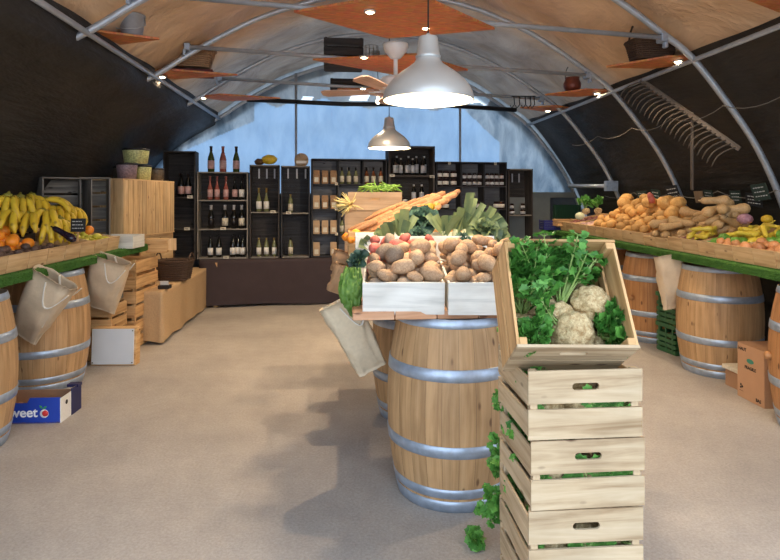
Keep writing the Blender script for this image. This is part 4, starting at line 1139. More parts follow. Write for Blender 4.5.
# ------------- bags
def bag(mouth, bottom, W, T, lab, mat, wdir, name='cloth_bag', seed=0, handles=True, open_=1.0, taper=.75, lab_patch=False):
    mouth, bottom = Vector(mouth), Vector(bottom); ax = (bottom - mouth); L = ax.length; ax.normalize()
    wdir = Vector(wdir); wdir = (wdir - ax * wdir.dot(ax)).normalized(); tdir = ax.cross(wdir).normalized()
    if tdir.y > 0: tdir = -tdir
    root = empty(name, Matrix.Translation(mouth), lab, 'bag')
    mb = MB(); n = 40; m = 14; rows = []
    for layer, dr in ((0, 0), (1, .005)):
        for i in range(m + 1):
            t = i / m; ww = W / 2 * (1 - (1 - taper) * t); tt = T / 2 * (open_ * (1 - t) + .9 * math.sin(t * PI) + .25 * (1 if t < .95 else .4)); tt = max(tt * .7, .01)
            row = []
            for k in range(n):
                a = 2 * PI * k / n; c, s_ = math.cos(a), math.sin(a)
                x = (ww - dr) * math.copysign(abs(c) ** .55, c); y = (tt - dr) * math.copysign(abs(s_) ** .7, s_)
                cr = .012 * noise.noise(Vector((c * 2 + seed, s_ * 2, t * 4))) + .006 * noise.noise(Vector((c * 6 + seed, s_ * 5, t * 9)))
                droop = .05 * L * (0 if i else 1) * math.sin(a) * -.6
                row.append(mb.pt(ax * (L * t + droop) + wdir * (x + cr) + tdir * (y + cr * 1.5)))
            rows.append(row)
    for i in range(m):
        for base in (0, m + 1):
            for k in range(n):
                k2 = (k + 1) % n; a, b = rows[base + i], rows[base + i + 1]
                mb.face([a[k], a[k2], b[k2], b[k]], [(k / n, i / m)] * 4, True)
    for k in range(n):
        k2 = (k + 1) % n; mb.face([rows[0][k], rows[0][k2], rows[m + 1][k2], rows[m + 1][k]], [(0, 0)] * 4)
    mb.face(rows[m][::-1], [(0, 0)] * n)
    mb.build('bag_body', mat, root)
    if handles:
        for s in (-1, 1):
            hb = MB(); pts = []
            for q in range(11):
                t = q / 10; x = (t - .5) * W * .55 + (.25 * W); sag = math.sin(t * PI)
                pts.append(ax * (.02 + sag * L * .28) + wdir * x + tdir * (s * T * .35 + .03 * sag * s + (.02 if s > 0 else 0)))
            for a, b in zip(pts, pts[1:]): hb.bar(a, b, .006, .022, tdir)
            hb.build('handle', 'handle_white', root)
    if lab_patch:
        pb = MB(); c = ax * L * .5 + wdir * W * .22 + tdir * (T * .43)
        pb.bar(c - ax * .07, c + ax * .07, .09, .003, tdir); pb.build('printed_panel', 'label_white', root)
    return root
bag(P(56, 277, 4.32), P(24, 338, 4.42), .34, .2, 'beige cloth bag with white handles hanging before the left oak barrel', 'kraft_light', (1, 0, -.35), seed=1, lab_patch=True, taper=.6)
bag(P(112, 258, 5.25), P(100, 309, 5.4), .34, .2, 'beige cloth bag hanging farther along the left counter by the slatted crates', 'kraft_light', (1, 0, -.3), seed=2, taper=.85)
bag(P(338, 301, 3.28), P(373, 370, 3.36), .23, .16, 'large pale cloth bag hanging off the left side of the centre island', 'cotton', (1, .15, .45), seed=3, handles=True)
bag(P(345, 252, 4.3), P(338, 272, 4.32), .16, .12, 'brown paper bag tipped sideways below the carrots', 'kraft', (.6, 0, .5), 'paper_bag', 4, False)
bag(P(347, 266, 3.95), P(336, 293, 3.98), .17, .12, 'brown paper bag with a white handle under the upper tipped bag', 'kraft', (.6, 0, .5), 'paper_bag', 5, True)
bag(P(668, 255, 5.42), P(676, 308, 5.45), .24, .14, 'pale brown paper bag hanging off the right counter between the barrels', 'kraft_light', (1, 0, .12), 'paper_bag', 6, False, taper=.95)
# ============================================================ right counter
RMx = TM(3.06, 0, .955, .083, .013)
mb = MB(); mb.M = RMx
for i in range(4): mb.box((.13 + .215 * i, 6.25, .012), (.21, 5.3, .024))
tag(mb.build('counter_board', 'board_wood', bevel=.002), 'long plank counter on barrels along the right wall', 'counter')
def turf(M, x0, x1, y0, y1, z, lab, edge_x, sgn):
    mb = MB(); rnd = random.Random(3); nx, ny = 10, 90
    g = []
    for j in range(ny + 1):
        y = y0 + (y1 - y0) * j / ny; row = []
        for i in range(nx + 1):
            x = x0 + (x1 - x0) * i / nx; row.append(mb.pt(M @ Vector((x, y, z + .004 * noise.noise(Vector((x * 9, y * 9, 0)))))))
        ex = x0 - sgn * .012
        row.insert(0, mb.pt(M @ Vector((ex, y, z - .012)))); row.insert(0, mb.pt(M @ Vector((ex, y, z - .068 + .006 * noise.noise(Vector((y * 5, 0, 0)))))))
        g.append(row)
    for a, b in zip(g, g[1:]):
        for i in range(len(a) - 1): mb.face([a[i], a[i + 1], b[i + 1], b[i]], [(0, 0)] * 4, True)
    L = y1 - y0
    for k in range(int(L * 3600)):
        y = y0 + L * rnd.random(); q = rnd.random()
        if q < .72:
            h = rnd.random(); base = Vector((x0 - sgn * .012, y, z - .068 + .068 * h)); d = Vector((-sgn * rnd.uniform(.4, 1), rnd.uniform(-.6, .6), rnd.uniform(-.5, .6)))
        else:
            base = Vector((x0 + (.12 * rnd.random()) * sgn, y, z)); d = Vector((rnd.uniform(-.6, .6), rnd.uniform(-.6, .6), 1))
        d = d.normalized() * rnd.uniform(.008, .016); sd_ = Vector((0, .0022, 0)) if abs(d.y) < .006 else Vector((.0022, 0, .001))
        a = [mb.pt(M @ (base - sd_)), mb.pt(M @ (base + sd_)), mb.pt(M @ (base + d))]; mb.face(a, [(0, 0)] * 3)
    o = mb.build('turf_mat', 'turf'); tag(o, lab, 'turf mat'); return o
turf(RMx, .0, .84, 3.62, 8.85, .03, 'green artificial turf strip edging the right counter', 0, 1)
SQ = [None]
def squash_mesh(seed, mat, neck=.5, name='squash', bend=.1):
    mb = MB(); n = 14
    def rr(t): return (.32 + .16 * math.exp(-((t - .78) / .18) ** 2)) * neck * 2 * math.sqrt(max(0, 1 - (2 * t - 1) ** 8)) * (.55 if False else 1)
    pts = [(2.5 * (t - .5), 2 * bend * math.sin(t * 2.6 + seed), 0) for t in [i / n for i in range(n + 1)]]
    mb.tube(pts, [max(.02, rr(i / n)) for i in range(n + 1)], 14)
    mb.tube([(-1.25, 2 * bend * math.sin(seed), 0), (-1.4, 2 * bend * math.sin(seed), .03)], [.09, .06], 6)
    return mb.mesh(name, mat)
BUT = [squash_mesh(i, 'squash_tan', .5) for i in range(3)]
YEL = [squash_mesh(i, 'yellow_squash', .36, 'yellow_courgette', .06) for i in range(3)]
AUB = squash_mesh(1, 'aubergine', .42, 'aubergine', .08)
def ribbed(name, mat, ribs, sq, seed, amp=.1):
    return blob(name, (1, 1, sq), mat, .04, 2, seed, 4, power=lambda n: -amp * abs(math.sin(math.atan2(n.y, n.x) * ribs / 2)) * (1 - n.z * n.z) * -1 - .18 * max(0, abs(n.z) - .8))
PEP = [ribbed('green_pepper', 'green_pepper', 4, 1.1, i, .12) for i in range(2)]
PUM = [ribbed('orange_squash', 'potato_gold', 8, .82, i, .06) for i in range(2)]
GOLD = [blob('golden_potato', (1, .82, .78), 'potato_gold', .06, 1.6, i + 31, 3) for i in range(3)] 
ONI = [blob('onion', (1, 1, .85), 'onion', .03, 2, i, 3, power=lambda n: .25 * max(0, n.z - .85) * 6) for i in range(3)]
SHA = [blob('shallot', (1.2, .8, .8), 'shallot', .05, 2, i, 2) for i in range(2)]
TUR = [blob('turnip', (1, 1, .85), 'turnip', .03, 2, i, 3, power=lambda n: .3 * max(0, -n.z - .85) * 6) for i in range(2)]
BEET = [blob('beetroot', (1, 1, .9), 'shallot', .04, 2, i + 3, 3) for i in range(2)]
LEM = [blob('lemon', (1.2, .85, .85), 'lemon', .03, 2, i, 2) for i in range(2)]
ORA = [blob('orange', (1, 1, .96), 'orange_fruit', .01, 3, i, 3) for i in range(2)]
FIG = [blob('fig', (1, 1, .8), 'fig', .05, 2, i, 2) for i in range(2)]
rlab = ['right counter crate nearest the camera, mostly out of frame', 'veneer crate of onions and peppers on the right counter', 'veneer crate of yellow courgettes and green peppers on the right counter', 'veneer crate with shallots in front on the right counter',
        'low veneer crate of long tan squash on the right counter', 'veneer crate at the near end of the golden potato heap', 'veneer crate in the middle of the golden potato heap', 'veneer crate with a white tag under the golden heap',
        'veneer crate of pink turnips near the far end of the right counter', 'small slatted crate of beets farthest on the right counter']
RC = []
for k in range(10):
    y0 = 3.69 + .452 * k + (.0 if k < 8 else .02); W = .445; Hh = .125 if k != 4 else .10
    # local frame: crate -y axis faces the aisle
    M = RMx @ Matrix.Translation((.03, y0 + W / 2, .036)) @ Matrix.Rotation(-PI / 2, 4, 'Z') @ Matrix.Rotation(R_(11), 4, 'X') @ Matrix.Translation((0, .31, 0))
    RC.append(M)
    crate(M, W, .60, Hh, 'veneer', rlab[k], [(.002, Hh)] if k < 8 else [(.002, .05), (.06, Hh)], [(.002, Hh - .01)], .010, floor_z=.02, posts=(k >= 8))
    # each front is two wide veneer boards
    root = [o for o in C.objects if o.get('label') == rlab[k]][0]
    mb = MB(); mb.rnd = random.Random(k + 70)
    for q in (-1, 1): mb.box((q * W / 4, -.302, Hh / 2), (W / 2 - .004, .004, Hh))
    mb.build('front_veneer', 'veneer', root)
mb = MB(); mb.M = RMx; mb.box((.60, 6.1, .09), (.05, 4.9, .10)); tag(mb.build('riser_plank', 'tan_crate'), 'plank hidden behind propping up the crates of the right counter', 'plank')
# crate local: x along the aisle (+x towards the camera? rotated -90: local x -> -Y), y towards the wall
def rheap(k, lst, name, cat, lab, group, n, reg, rads, seed, **kw): heap(RC[k], lst, name, cat, lab, group, n, reg, rads, seed, **kw)
for k in (1,):
    rheap(k, ONI, 'onion', 'onion', 'copper skinned onion at the front of the nearest visible right counter crate', 'onions on the right counter', 26, (-.21, .21, -.29, -.06), [.036, .032, .04], 61, floor=lambda x, y: .03)
    rheap(k, PEP, 'green_pepper', 'pepper', 'green pepper behind the onions at the right edge', 'peppers behind the onions', 15, (-.21, .21, -.06, .16), [.045, .04], 62, floor=lambda x, y: .06, bias=lambda x, y: .2 * y)
    rheap(k, BEET, 'beetroot', 'beetroot', 'dark beetroot by the wall behind the peppers', 'beetroots by the right wall', 16, (-.21, .21, .12, .29), [.04, .045], 63, floor=lambda x, y: .10)
rheap(0, ONI, 'onion', 'onion', 'onion in the crate cut by the right edge', 'onions at the right edge', 20, (-.21, .21, -.29, -.0), [.036, .04], 64, floor=lambda x, y: .03)
rheap(2, ONI, 'onion', 'onion', 'copper skinned onion at the front edge of the courgette crate', 'onions by the courgettes', 9, (-.0, .21, -.29, -.17), [.03, .034], 65, floor=lambda x, y: .04)
rheap(2, PEP, 'green_pepper', 'pepper', 'green pepper in front of the yellow courgettes', 'peppers in front of the courgettes', 18, (-.21, .21, -.28, -.05), [.04, .034], 66, floor=lambda x, y: .04)
rheap(2, YEL, 'yellow_courgette', 'courgette', 'long yellow courgette heaped beside the green peppers', 'yellow courgettes on the right counter', 26, (-.2, .2, -.12, .26), [.07, .06], 67, pack=.55, floor=lambda x, y: .05, flat=.2, bias=lambda x, y: .1 * y)
rheap(3, SHA, 'shallot', 'shallot', 'small reddish shallot in front of the tan squash', 'shallots on the right counter', 55, (-.21, .21, -.29, -.04), [.024, .02, .026], 68, floor=lambda x, y: .04)
rheap(3, YEL, 'yellow_courgette', 'courgette', 'yellow courgette lying at the front next to the shallots', 'yellow courgettes by the shallots', 7, (-.0, .21, -.28, .0), [.07], 69, pack=.5, floor=lambda x, y: .08, flat=.2)
rheap(3, BUT, 'butternut_squash', 'squash', 'long tan butternut squash piled by the steel arch foot', 'butternut squashes behind the shallots', 15, (-.2, .2, -.06, .28), [.095, .085], 70, pack=.62, floor=lambda x, y: .06, flat=.25, bias=lambda x, y: .15 * y)
rheap(4, BUT, 'butternut_squash', 'squash', 'long tan butternut squash in the low crate beside the golden heap', 'butternut squashes by the golden heap', 22, (-.2, .2, -.26, .28), [.095, .085], 71, pack=.58, floor=lambda x, y: .03, flat=.25, bias=lambda x, y: .12 * y)
for k in (5, 6, 7):
    pos = ['near', 'middle', 'far'][k - 5]
    rheap(k, GOLD, 'golden_potato', 'potato', 'golden potato in the %s third of the golden heap on the right counter' % pos, 'golden potatoes, %s third of the heap' % pos, 46, (-.22, .22, -.29, .29), [.052, .046, .056], 72 + k, floor=lambda x, y: .02 + .10 * (y + .3), bias=lambda x, y: .25 * y, zmax=.34)
    rheap(k, PUM, 'orange_squash', 'squash', 'round orange squash on top of the %s third of the golden heap' % pos, 'round squashes, %s third of the heap' % pos, 6, (-.2, .2, .05, .28), [.07], 82 + k, floor=lambda x, y: .2, zmax=.4)
inst('sweet_potato', blob('sweet_potato', (1.3, .7, .7), 'potato_red', .08, 2, 3, 3), TM(*P(651, 198, 6.35)) @ Matrix.Rotation(1.2, 4, 'Y') @ Matrix.Diagonal((.05, .05, .05, 1)), 'red sweet potato on the very top of the golden heap', 'sweet potato')
rheap(8, TUR, 'turnip', 'turnip', 'pink and white turnip near the far end of the right counter', 'turnips on the right counter', 34, (-.21, .21, -.29, .25), [.042, .036], 91, floor=lambda x, y: .04, bias=lambda x, y: .1 * y)
rheap(9, BEET, 'beetroot', 'beetroot', 'reddish beetroot in the farthest right counter crate', 'beetroots in the farthest crate', 26, (-.21, .21, -.29, .2), [.036, .04], 92, floor=lambda x, y: .04)
inst('purple_cabbage', blob('purple_cabbage', (1, 1, .85), 'cabbage_purple', .05, 3, 2, 4), TM(*P(745, 219, 4.95)) @ Matrix.Diagonal((.06, .06, .055, 1)), 'purple pink cabbage behind the yellow courgettes', 'cabbage')
inst('aubergine', AUB, TM(*P(728, 217, 5.2), rz=1) @ Matrix.Diagonal((.07, .07, .07, 1)), 'dark aubergine to the left of the purple cabbage', 'aubergine')
inst('gourd', GOU[0], TM(*P(767, 219, 4.72)) @ Matrix.Diagonal((.045, .045, .04, 1)), 'yellow green round gourd near the right edge on the right counter', 'gourd')
# two celeriac tufts at the far end
for n, (px, py, d, lab) in enumerate(((586, 206, 7.75, 'small celeriac with a leafy tuft beside the turnips, left one'), (598, 206, 7.65, 'small celeriac with a leafy tuft beside the turnips, right one'))):
    celeriac(TM(*P(px, py + 5, d)), .05, lab, 8, .12, 200 + n, .5, size=.04)
inst('white_turnip', blob('white_turnip', (1, 1, .9), 'leek_white', .03, 2, 1, 3), TM(*P(580, 216, 7.6)) @ Matrix.Diagonal((.06, .06, .055, 1)), 'white round turnip at the far end of the right counter', 'turnip')
# blue chair like crate by the green door
root = empty('plastic_crate', TM(*P(550, 222, 8.35), rz=.1) @ Matrix.Diagonal((.62, .7, .5, 1)), 'dark blue plastic crate at the far end of the right counter', 'crate')
root.location.z = 1.095
mb = MB()
for s in (-1, 1):
    for z in (.03, .10, .17, .24): mb.box((0, s * .14, z), (.38, .012, .045)); mb.box((s * .19, 0, z), (.012, .28, .045))
mb.box((0, 0, .006), (.38, .28, .012)); mb.build('crate_body', 'blue_plastic', root)
mb = MB()
for a in (-1, 1):
    for b in (-1, 1): mb = MB(); mb.box((a * .19, b * .14, .14), (.02, .02, .28)); mb.build('corner_post', 'blue_plastic', root)
slat_box(TM(*P(565, 226, 8.2), rz=.1), .3, .2, .1, 'tan_crate', 'little slatted crate just right of the blue plastic crate', rows=2)
# green plastic crates between the barrels
for i, lab in enumerate(('lower green plastic crate between two barrels on the right', 'upper green plastic crate between two barrels on the right')):
    root = empty('plastic_crate', TM(2.93, 5.84, .005 + .3 * i, .2), lab, 'crate')
    mb = MB()
    for s in (-1, 1):
        for z in (.025, .075, .125, .18): mb.box((0, s * .14, z), (.34, .008, .035)); mb.box((s * .17, 0, z), (.008, .28, .035))
        mb.box((0, s * .145, .27), (.35, .016, .04)); mb.box((s * .175, 0, .27), (.016, .29, .04))
        for x in (-.12, 0, .12): mb.box((x, s * .142, .15), (.02, .01, .26))
        for x in (-.1, 0, .1): mb.box((s * .172, x, .15), (.01, .02, .26))
    mb.box((0, 0, .005), (.34, .28, .01)); mb.build('crate_body', 'green_plastic', root)
# cartons right
root = empty('cardboard_carton', TM(2.965, 4.735, .0, -.36), 'brown cardboard carton with FRAGILE printing on the floor at the right', 'box')
root.location = Vector((2.88, 4.42, 0)); root.rotation_euler.z = .06
W_, D_, H_ = .28, .30, .42
mb = MB(); mb.box((0, 0, H_ / 2), (W_, D_, H_)); cb = mb.build('carton_body', 'card_brown', root, .003)
mb = MB(); mb.box((0, -D_ * .25, H_ + .002), (W_, D_ * .49, .003)); mb.box((0, D_ * .25, H_ + .002), (W_, D_ * .49, .003)); mb.build('top_flap', 'card_side', root)
LF = Matrix.Translation((-W_ / 2 - .001, 0, 0)) @ Matrix.Rotation(-PI / 2, 4, 'Z') @ Matrix.Rotation(PI / 2, 4, 'X')
FF = Matrix.Translation((0, -D_ / 2 - .001, 0)) @ Matrix.Rotation(PI / 2, 4, 'X')
def ptx(face, x, z): return face @ Matrix.Translation((x, z, .0))
text_mesh('HAUT', .034, 'ink', M=ptx(LF, -.09, .38), parent=cb, bold=.001); text_mesh('FRAGILE', .034, 'ink', M=ptx(LF, .0, .25), parent=cb, bold=.001); text_mesh('BAS', .034, 'ink', M=ptx(LF, .09, .035), parent=cb, bold=.001)
text_mesh('HAUT', .034, 'ink', M=ptx(FF, -.05, .38), parent=cb, bold=.001)
mb = MB(); mb.M = ptx(LF, 0, .305); mb.poly_prism([(.04 * math.cos(a), .018 * math.sin(a)) for a in [2 * PI * i / 20 for i in range(20)]], 0, .001); mb.build('oval_print', 'oval_print', cb)
def recyc(face, x, z):
    mb = MB(); mb.M = ptx(face, x, z)
    for a in (0, 2.1, 4.2):
        mb.poly_prism([(.012 * math.cos(a) + .011 * math.cos(a + b), .012 * math.sin(a) + .011 * math.sin(a + b)) for b in (0, 1.8, 3.4, 4.9)], 0, .001)
    mb.box((0, -.035, 0), (.04, .003, .001)); mb.build('printed_mark', 'ink', cb)
recyc(LF, -.1, .09); recyc(FF, -.04, .09); recyc(FF, .04, .10)
root = empty('cardboard_carton', TM(2.92, 4.74, 0, .1), 'small low brown carton with a white top flap beside the barrel', 'box')
mb = MB(); mb.box((0, 0, .07), (.24, .2, .14)); mb.build('carton_body', 'card_side', root, .002)
mb = MB(); mb.box((-.02, -.0, .157), (.25, .21, .032)); mb.box((.03, -.108, .155), (.1, .003, .012)); mb.build('lid', 'label_cream', root, .003)

# ============================================================ left counter
LMx = TM(-2.62, 0, .878, 0, .0165)
mb = MB(); mb.M = LMx
for i in range(4): mb.box((-.12 - .215 * i, 4.72, .055), (.21, 3.0, .026))
tag(mb.build('counter_board', 'board_wood', bevel=.002), 'plank counter on barrels along the left wall', 'counter')
turf(LMx, 0, -.84, 3.22, 6.25, .075, 'green artificial turf strip edging the left counter', 0, -1)
llab = ['veneer crate of brown figs cut by the left edge', 'veneer crate of figs and oranges on the left counter', 'veneer crate of oranges and bananas on the left counter', 'veneer crate under the banana heap on the left counter', 'veneer crate with lemons at the far end of the left counter']
LC = []
for k in range(5):
    y0 = 3.30 + .475 * k; W = .468; Hh = .125
    M = LMx @ Matrix.Translation((-.03, y0 + W / 2, .082)) @ Matrix.Rotation(PI / 2, 4, 'Z') @ Matrix.Rotation(R_(10), 4, 'X') @ Matrix.Translation((0, .31, 0))
    LC.append(M)
    crate(M, W, .60, Hh, 'veneer', llab[k], [(.002, Hh)], [(.002, Hh - .01)], .010, floor_z=.02, posts=False)
    root = [o for o in C.objects if o.get('label') == llab[k]][0]
    mb = MB(); mb.rnd = random.Random(k + 170)
    for q in (-1, 1): mb.box((q * W / 4, -.302, Hh / 2), (W / 2 - .006, .004, Hh))
    mb.build('front_veneer', 'veneer', root)
mb = MB(); mb.M = LMx; mb.box((-.60, 4.5, .12), (.05, 2.4, .09)); tag(mb.build('riser_plank', 'tan_crate'), 'plank hidden behind propping up the crates of the left counter', 'plank')
heap(LC[0], FIG, 'fig', 'fig', 'dull brown fig in the crate at the left edge', 'figs in the left edge crate', 60, (-.22, .22, -.29, .1), [.026, .03], 101, floor=lambda x, y: .04)
heap(LC[1], FIG, 'fig', 'fig', 'dull brown fig at the front of the crate below the oranges', 'figs in front of the oranges', 50, (-.22, .22, -.29, -.08), [.026, .03], 102, floor=lambda x, y: .05)
heap(LC[1], ORA, 'orange', 'orange', 'orange heaped below the bananas at the left edge', 'oranges below the bananas', 44, (-.22, .22, -.06, .29), [.040, .038], 103, floor=lambda x, y: .06, bias=lambda x, y: .25 * y)
heap(LC[2], ORA, 'orange', 'orange', 'orange in the second crate, right under the bananas', 'oranges in the second crate', 24, (-.22, .05, -.16, .12), [.040, .038], 104, floor=lambda x, y: .06, bias=lambda x, y: .1 * y)
heap(LC[2], FIG, 'fig', 'fig', 'dull brown fig in front of the second crate of oranges', 'figs in the second crate', 26, (-.22, .22, -.29, -.17), [.026, .03], 105, floor=lambda x, y: .05)
heap(LC[4], LEM, 'lemon', 'lemon', 'yellow green lemon at the far front of the left counter', 'lemons on the left counter', 30, (-.22, .22, -.29, .05), [.034, .03], 106, floor=lambda x, y: .05)
# support of the bananas
slat_box(LMx @ TM(-.66, 4.55, .09), .36, 1.05, .30, 'dark_wood', 'dark crate hidden under the banana heap', rows=3)
def banana_mesh(seed):
    mb = MB(); n = 12; pts = []; rs = []
    for i in range(n + 1):
        t = i / n; a = -.3 + 1.75 * t
        pts.append((0, -.115 * math.sin(a) - .03, -.115 * (1 - math.cos(a)) + .0)); rs.append(.019 * min(1, .35 + (t - .08) * 5 if t > .08 else .38) * (1 if t < .82 else 1 - (t - .82) * 4.2))
    mb.tube(pts, [max(.005, r) for r in rs], 7); return mb.mesh('banana', 'banana')
BAN = [banana_mesh(i) for i in range(2)]
crown = MB(); crown.tube([(-.03, .0, .004), (0, -.01, .012), (.03, 0, .004)], [.012, .018, .012], 8); crown.tube([(0, 0, .01), (0, .03, .02)], [.013, .009], 7); CROWN = crown.mesh('stem_crown', 'banana_stem')
def bananas(px, py, d, rz, tilt, n, lab, s=1.0, roll=0):
    p = P(px, py, d); root = empty('banana_bunch', TM(p.x, p.y, p.z, rz, tilt, roll), lab, 'bananas')
    inst('stem_crown', CROWN, Matrix.Diagonal((s, s, s, 1)), parent=root)
    n = max(3, n - 2); s *= 1.25
    for k in range(n):
        q = k - (n - 1) / 2
        inst('banana', BAN[k % 2], Matrix.Translation((q * .022 * s, -.0, .002 * (k % 2))) @ Matrix.Rotation(q * .17, 4, 'Z') @ Matrix.Rotation(-q * .13 + .05 * math.sin(k * 4), 4, 'Y') @ Matrix.Rotation(.1 * math.sin(k * 2.3 + px), 4, 'X') @ Matrix.Diagonal((s, s, s, 1)), parent=root)
for a in ((20, 197, 4.75, .5, .5, 6, 'greenish banana bunch at the upper left of the heap', 1.1, 0), (8, 196, 4.6, .2, .4, 6, 'banana bunch cut by the left edge at the top', 1.1, 0),
          (32, 196, 4.95, 1.2, .3, 6, 'banana bunch lying sideways on top of the heap', 1.1, .3), (45, 200, 5.0, 2.0, -.1, 5, 'topmost right banana bunch pointing right', 1.1, .2),
          (42, 212, 4.8, .1, .05, 8, 'large banana bunch with fingers hanging down at the centre of the heap', 1.2, 0), (28, 215, 4.7, .2, .0, 6, 'banana bunch hanging left of the large central bunch', 1.15, 0),
          (11, 212, 4.6, -.1, .0, 7, 'banana bunch hanging at the left edge above the oranges', 1.15, 0), (58, 208, 5.1, .9, .2, 6, 'banana bunch at the right shoulder of the heap', 1.15, .3),
          (60, 219, 4.85, 1.0, .5, 5, 'banana bunch low at the right beside the dark aubergine', 1.0, .2), (50, 220, 4.72, .6, .5, 5, 'banana bunch lowest under the large central bunch', 1.0, 0),
          (70, 207, 5.35, 1.3, .3, 5, 'banana bunch behind the small chalk sign', 1.0, .3), (42, 206, 5.0, .3, .2, 7, 'banana bunch just above the large central bunch', 1.1, 0)): bananas(*a)
inst('aubergine', AUB, TM(*P(64, 234, 4.62), rz=.2, ry=.55) @ Matrix.Diagonal((.085, .085, .085, 1)), 'shiny black aubergine lying at the right foot of the banana heap', 'aubergine')
inst('orange', ORA[0], TM(*P(89, 230, 5.0)) @ Matrix.Diagonal((.04, .04, .04, 1)), 'single orange right of the small chalk sign', 'orange')
root = empty('chalk_sign', TM(*P(78, 233, 4.8), rz=.15, rx=-.1), 'small black chalk price sign standing right of the bananas', 'sign')
mb = MB(); mb.box((0, 0, .065), (.115, .008, .11)); mb.build('board', 'chalk_black', root, .001)
mb = MB()
for r in range(3):
    x = -.045
    while x < .03:
        L = .008 + .014 * R0.random(); mb.box((x + L / 2, -.0055, .095 - .028 * r), (L, .002, .006)); x += L + .006
mb.build('chalk_writing', 'chalk_white', root)
mb = MB(); mb.box((0, 0, -.03), (.01, .006, .09)); mb.build('stake', 'tan_crate', root)
# grey crates standing on end behind the bananas
def open_crate(M, W, D, Hh, mat, lab, rows=4, t=.012, fill=.86, mid=False, inner=None):
    """crate lying on its side, opening towards local -y: slats run along x on the sides and back"""
    root = empty('wooden_crate', M, lab, 'crate')
    mb = MB()
    for s in (0, 1):
        for r in range(3): mb.box((0, -D / 2 + D / 3 * (r + .5), t / 2 + s * (Hh - t)), (W, D / 3 * .95, t))
    mb.build('top_and_bottom_panel', mat, root)
    for s in (-1, 1):
        mb = MB()
        for r in range(3): mb.box((s * (W / 2 - t / 2), -D / 2 + D / 3 * (r + .5), Hh / 2), (t, D / 3 * .95, Hh - 2 * t))
        mb.build('side_panel', mat, root)
    mb = MB()
    for r in range(rows): mb.box((0, D / 2 - t / 2, t + (Hh - 2 * t) / rows * (r + .5)), (W - 2 * t, t, (Hh - 2 * t) / rows * fill))
    mb.build('back_panel', inner or mat, root)
    return root
def P_left(px, d): return (px - 390) / F * d
mb_y = 5.55
open_crate(TM(P_left(62, 5.75), 5.78, 1.13, .75), .44, .32, .62, 'grey_wood', 'weathered grey crate standing upright behind the bananas, left one', rows=4)
open_crate(TM(P_left(93, 6.0), 6.02, 1.16, .55), .28, .30, .60, 'grey_wood', 'weathered grey crate between the bananas and the pine crate', rows=4)
# low white crate at the end of the counter
crate(TM(P_left(112, 5.86), 5.9, 1.045, .04), .50, .30, .13, 'white_wood', 'low white painted crate at the far end of the left counter', [(.002, .13)], [(.002, .13)], .012, posts=False)
# pine crate
PM = TM(P_left(150, 6.95) - .19, 6.98, 1.105, -.10, 0, 0)
root = empty('slatted_crate', PM, 'big clean pine slatted crate carrying tubs on the left side', 'crate')
W_, L_, H_ = .40, 1.18, .66
mb = MB()
for i in range(12): mb.box((W_ / 2 - .006, -L_ / 2 + L_ / 12 * (i + .5), H_ / 2 + .0), (.012, L_ / 12 * .9, H_ - .03))
mb.build('slatted_side', 'pine', root, .0015)
mb = MB()
for i in range(3): mb.box((-W_ / 2 + W_ / 3 * (i + .5), -L_ / 2 + .006, H_ / 2), (W_ / 3 * .985, .014, H_ - .02))
mb.build('end_panel', 'pine', root, .0015)
mb = MB()
for i in range(3): mb.box((-W_ / 2 + W_ / 3 * (i + .5), L_ / 2 - .006, H_ / 2), (W_ / 3 * .985, .014, H_ - .02))
mb.build('end_panel', 'pine', root, .0015)
for z in (.008, H_ - .008):
    mb = MB()
    for i in range(3): mb.box((-W_ / 2 + W_ / 3 * (i + .5), 0, z), (W_ / 3 * .98, L_ + .02, .016))
    mb.build('frame_board', 'pine', root, .0015)
mb = MB()
for z in (.2, .33, .46): mb.box((W_ / 2 - .02, 0, z), (.01, L_ - .04, .03))
mb.build('inner_rail', 'pine', root)
mb = MB(); mb.M = TM(PM.translation.x, PM.translation.y, .60, -.10)
mb.box((.17, .2, .2505), (.02, .8, .501)); mb.box((-.17, 0, .2505), (.02, 1.1, .501)); mb.box((0, .55, .2505), (.34, .02, .501)); mb.box((-.02, -.42, .2505), (.3, .02, .501))
tag(mb.build('crate_stand', 'pine'), 'pine stand boards below the big slatted crate', 'stand')
def tub(px, py, d, r, Hh, mat, lab, z=None, lid='lid_dark'):
    p = P(px, py, d); p.z = z if z is not None else p.z
    root = empty('food_tub', TM(*p), lab, 'tub')
    mb = MB(); mb.lathe([(0, 0), (r * .86, 0), (r, Hh * .85), (r, Hh * .87)], 24); mb.build('tub_body', mat, root)
    mb = MB(); mb.lathe([(0, Hh * .871), (r * 1.05, Hh * .87), (r * 1.05, Hh * .98), (r * .98, Hh), (0, Hh)], 24); mb.build('lid', lid, root)
zt = 1.105 + .662
tub(127, 0, 6.75, .115, .19, 'pickle_mauve', 'clear tub with mauve grains on the pine crate, left one', zt)
tub(143, 0, 7.05, .10, .18, 'pickle_yellow', 'clear tub with yellow green grains on the pine crate, right of the mauve one', zt)
tub(157, 0, 7.35, .085, .16, 'pickle_dark', 'smaller dark tub at the right end of the pine crate', zt)
tub(136, 0, 6.95, .15, .18, 'pickle_yellow', 'wide tub with yellow green grains topping the other tubs', zt + .192)
tub(120, 0, 7.1, .08, .17, 'pickle_dark', 'tub at the back left of the pine crate', zt)
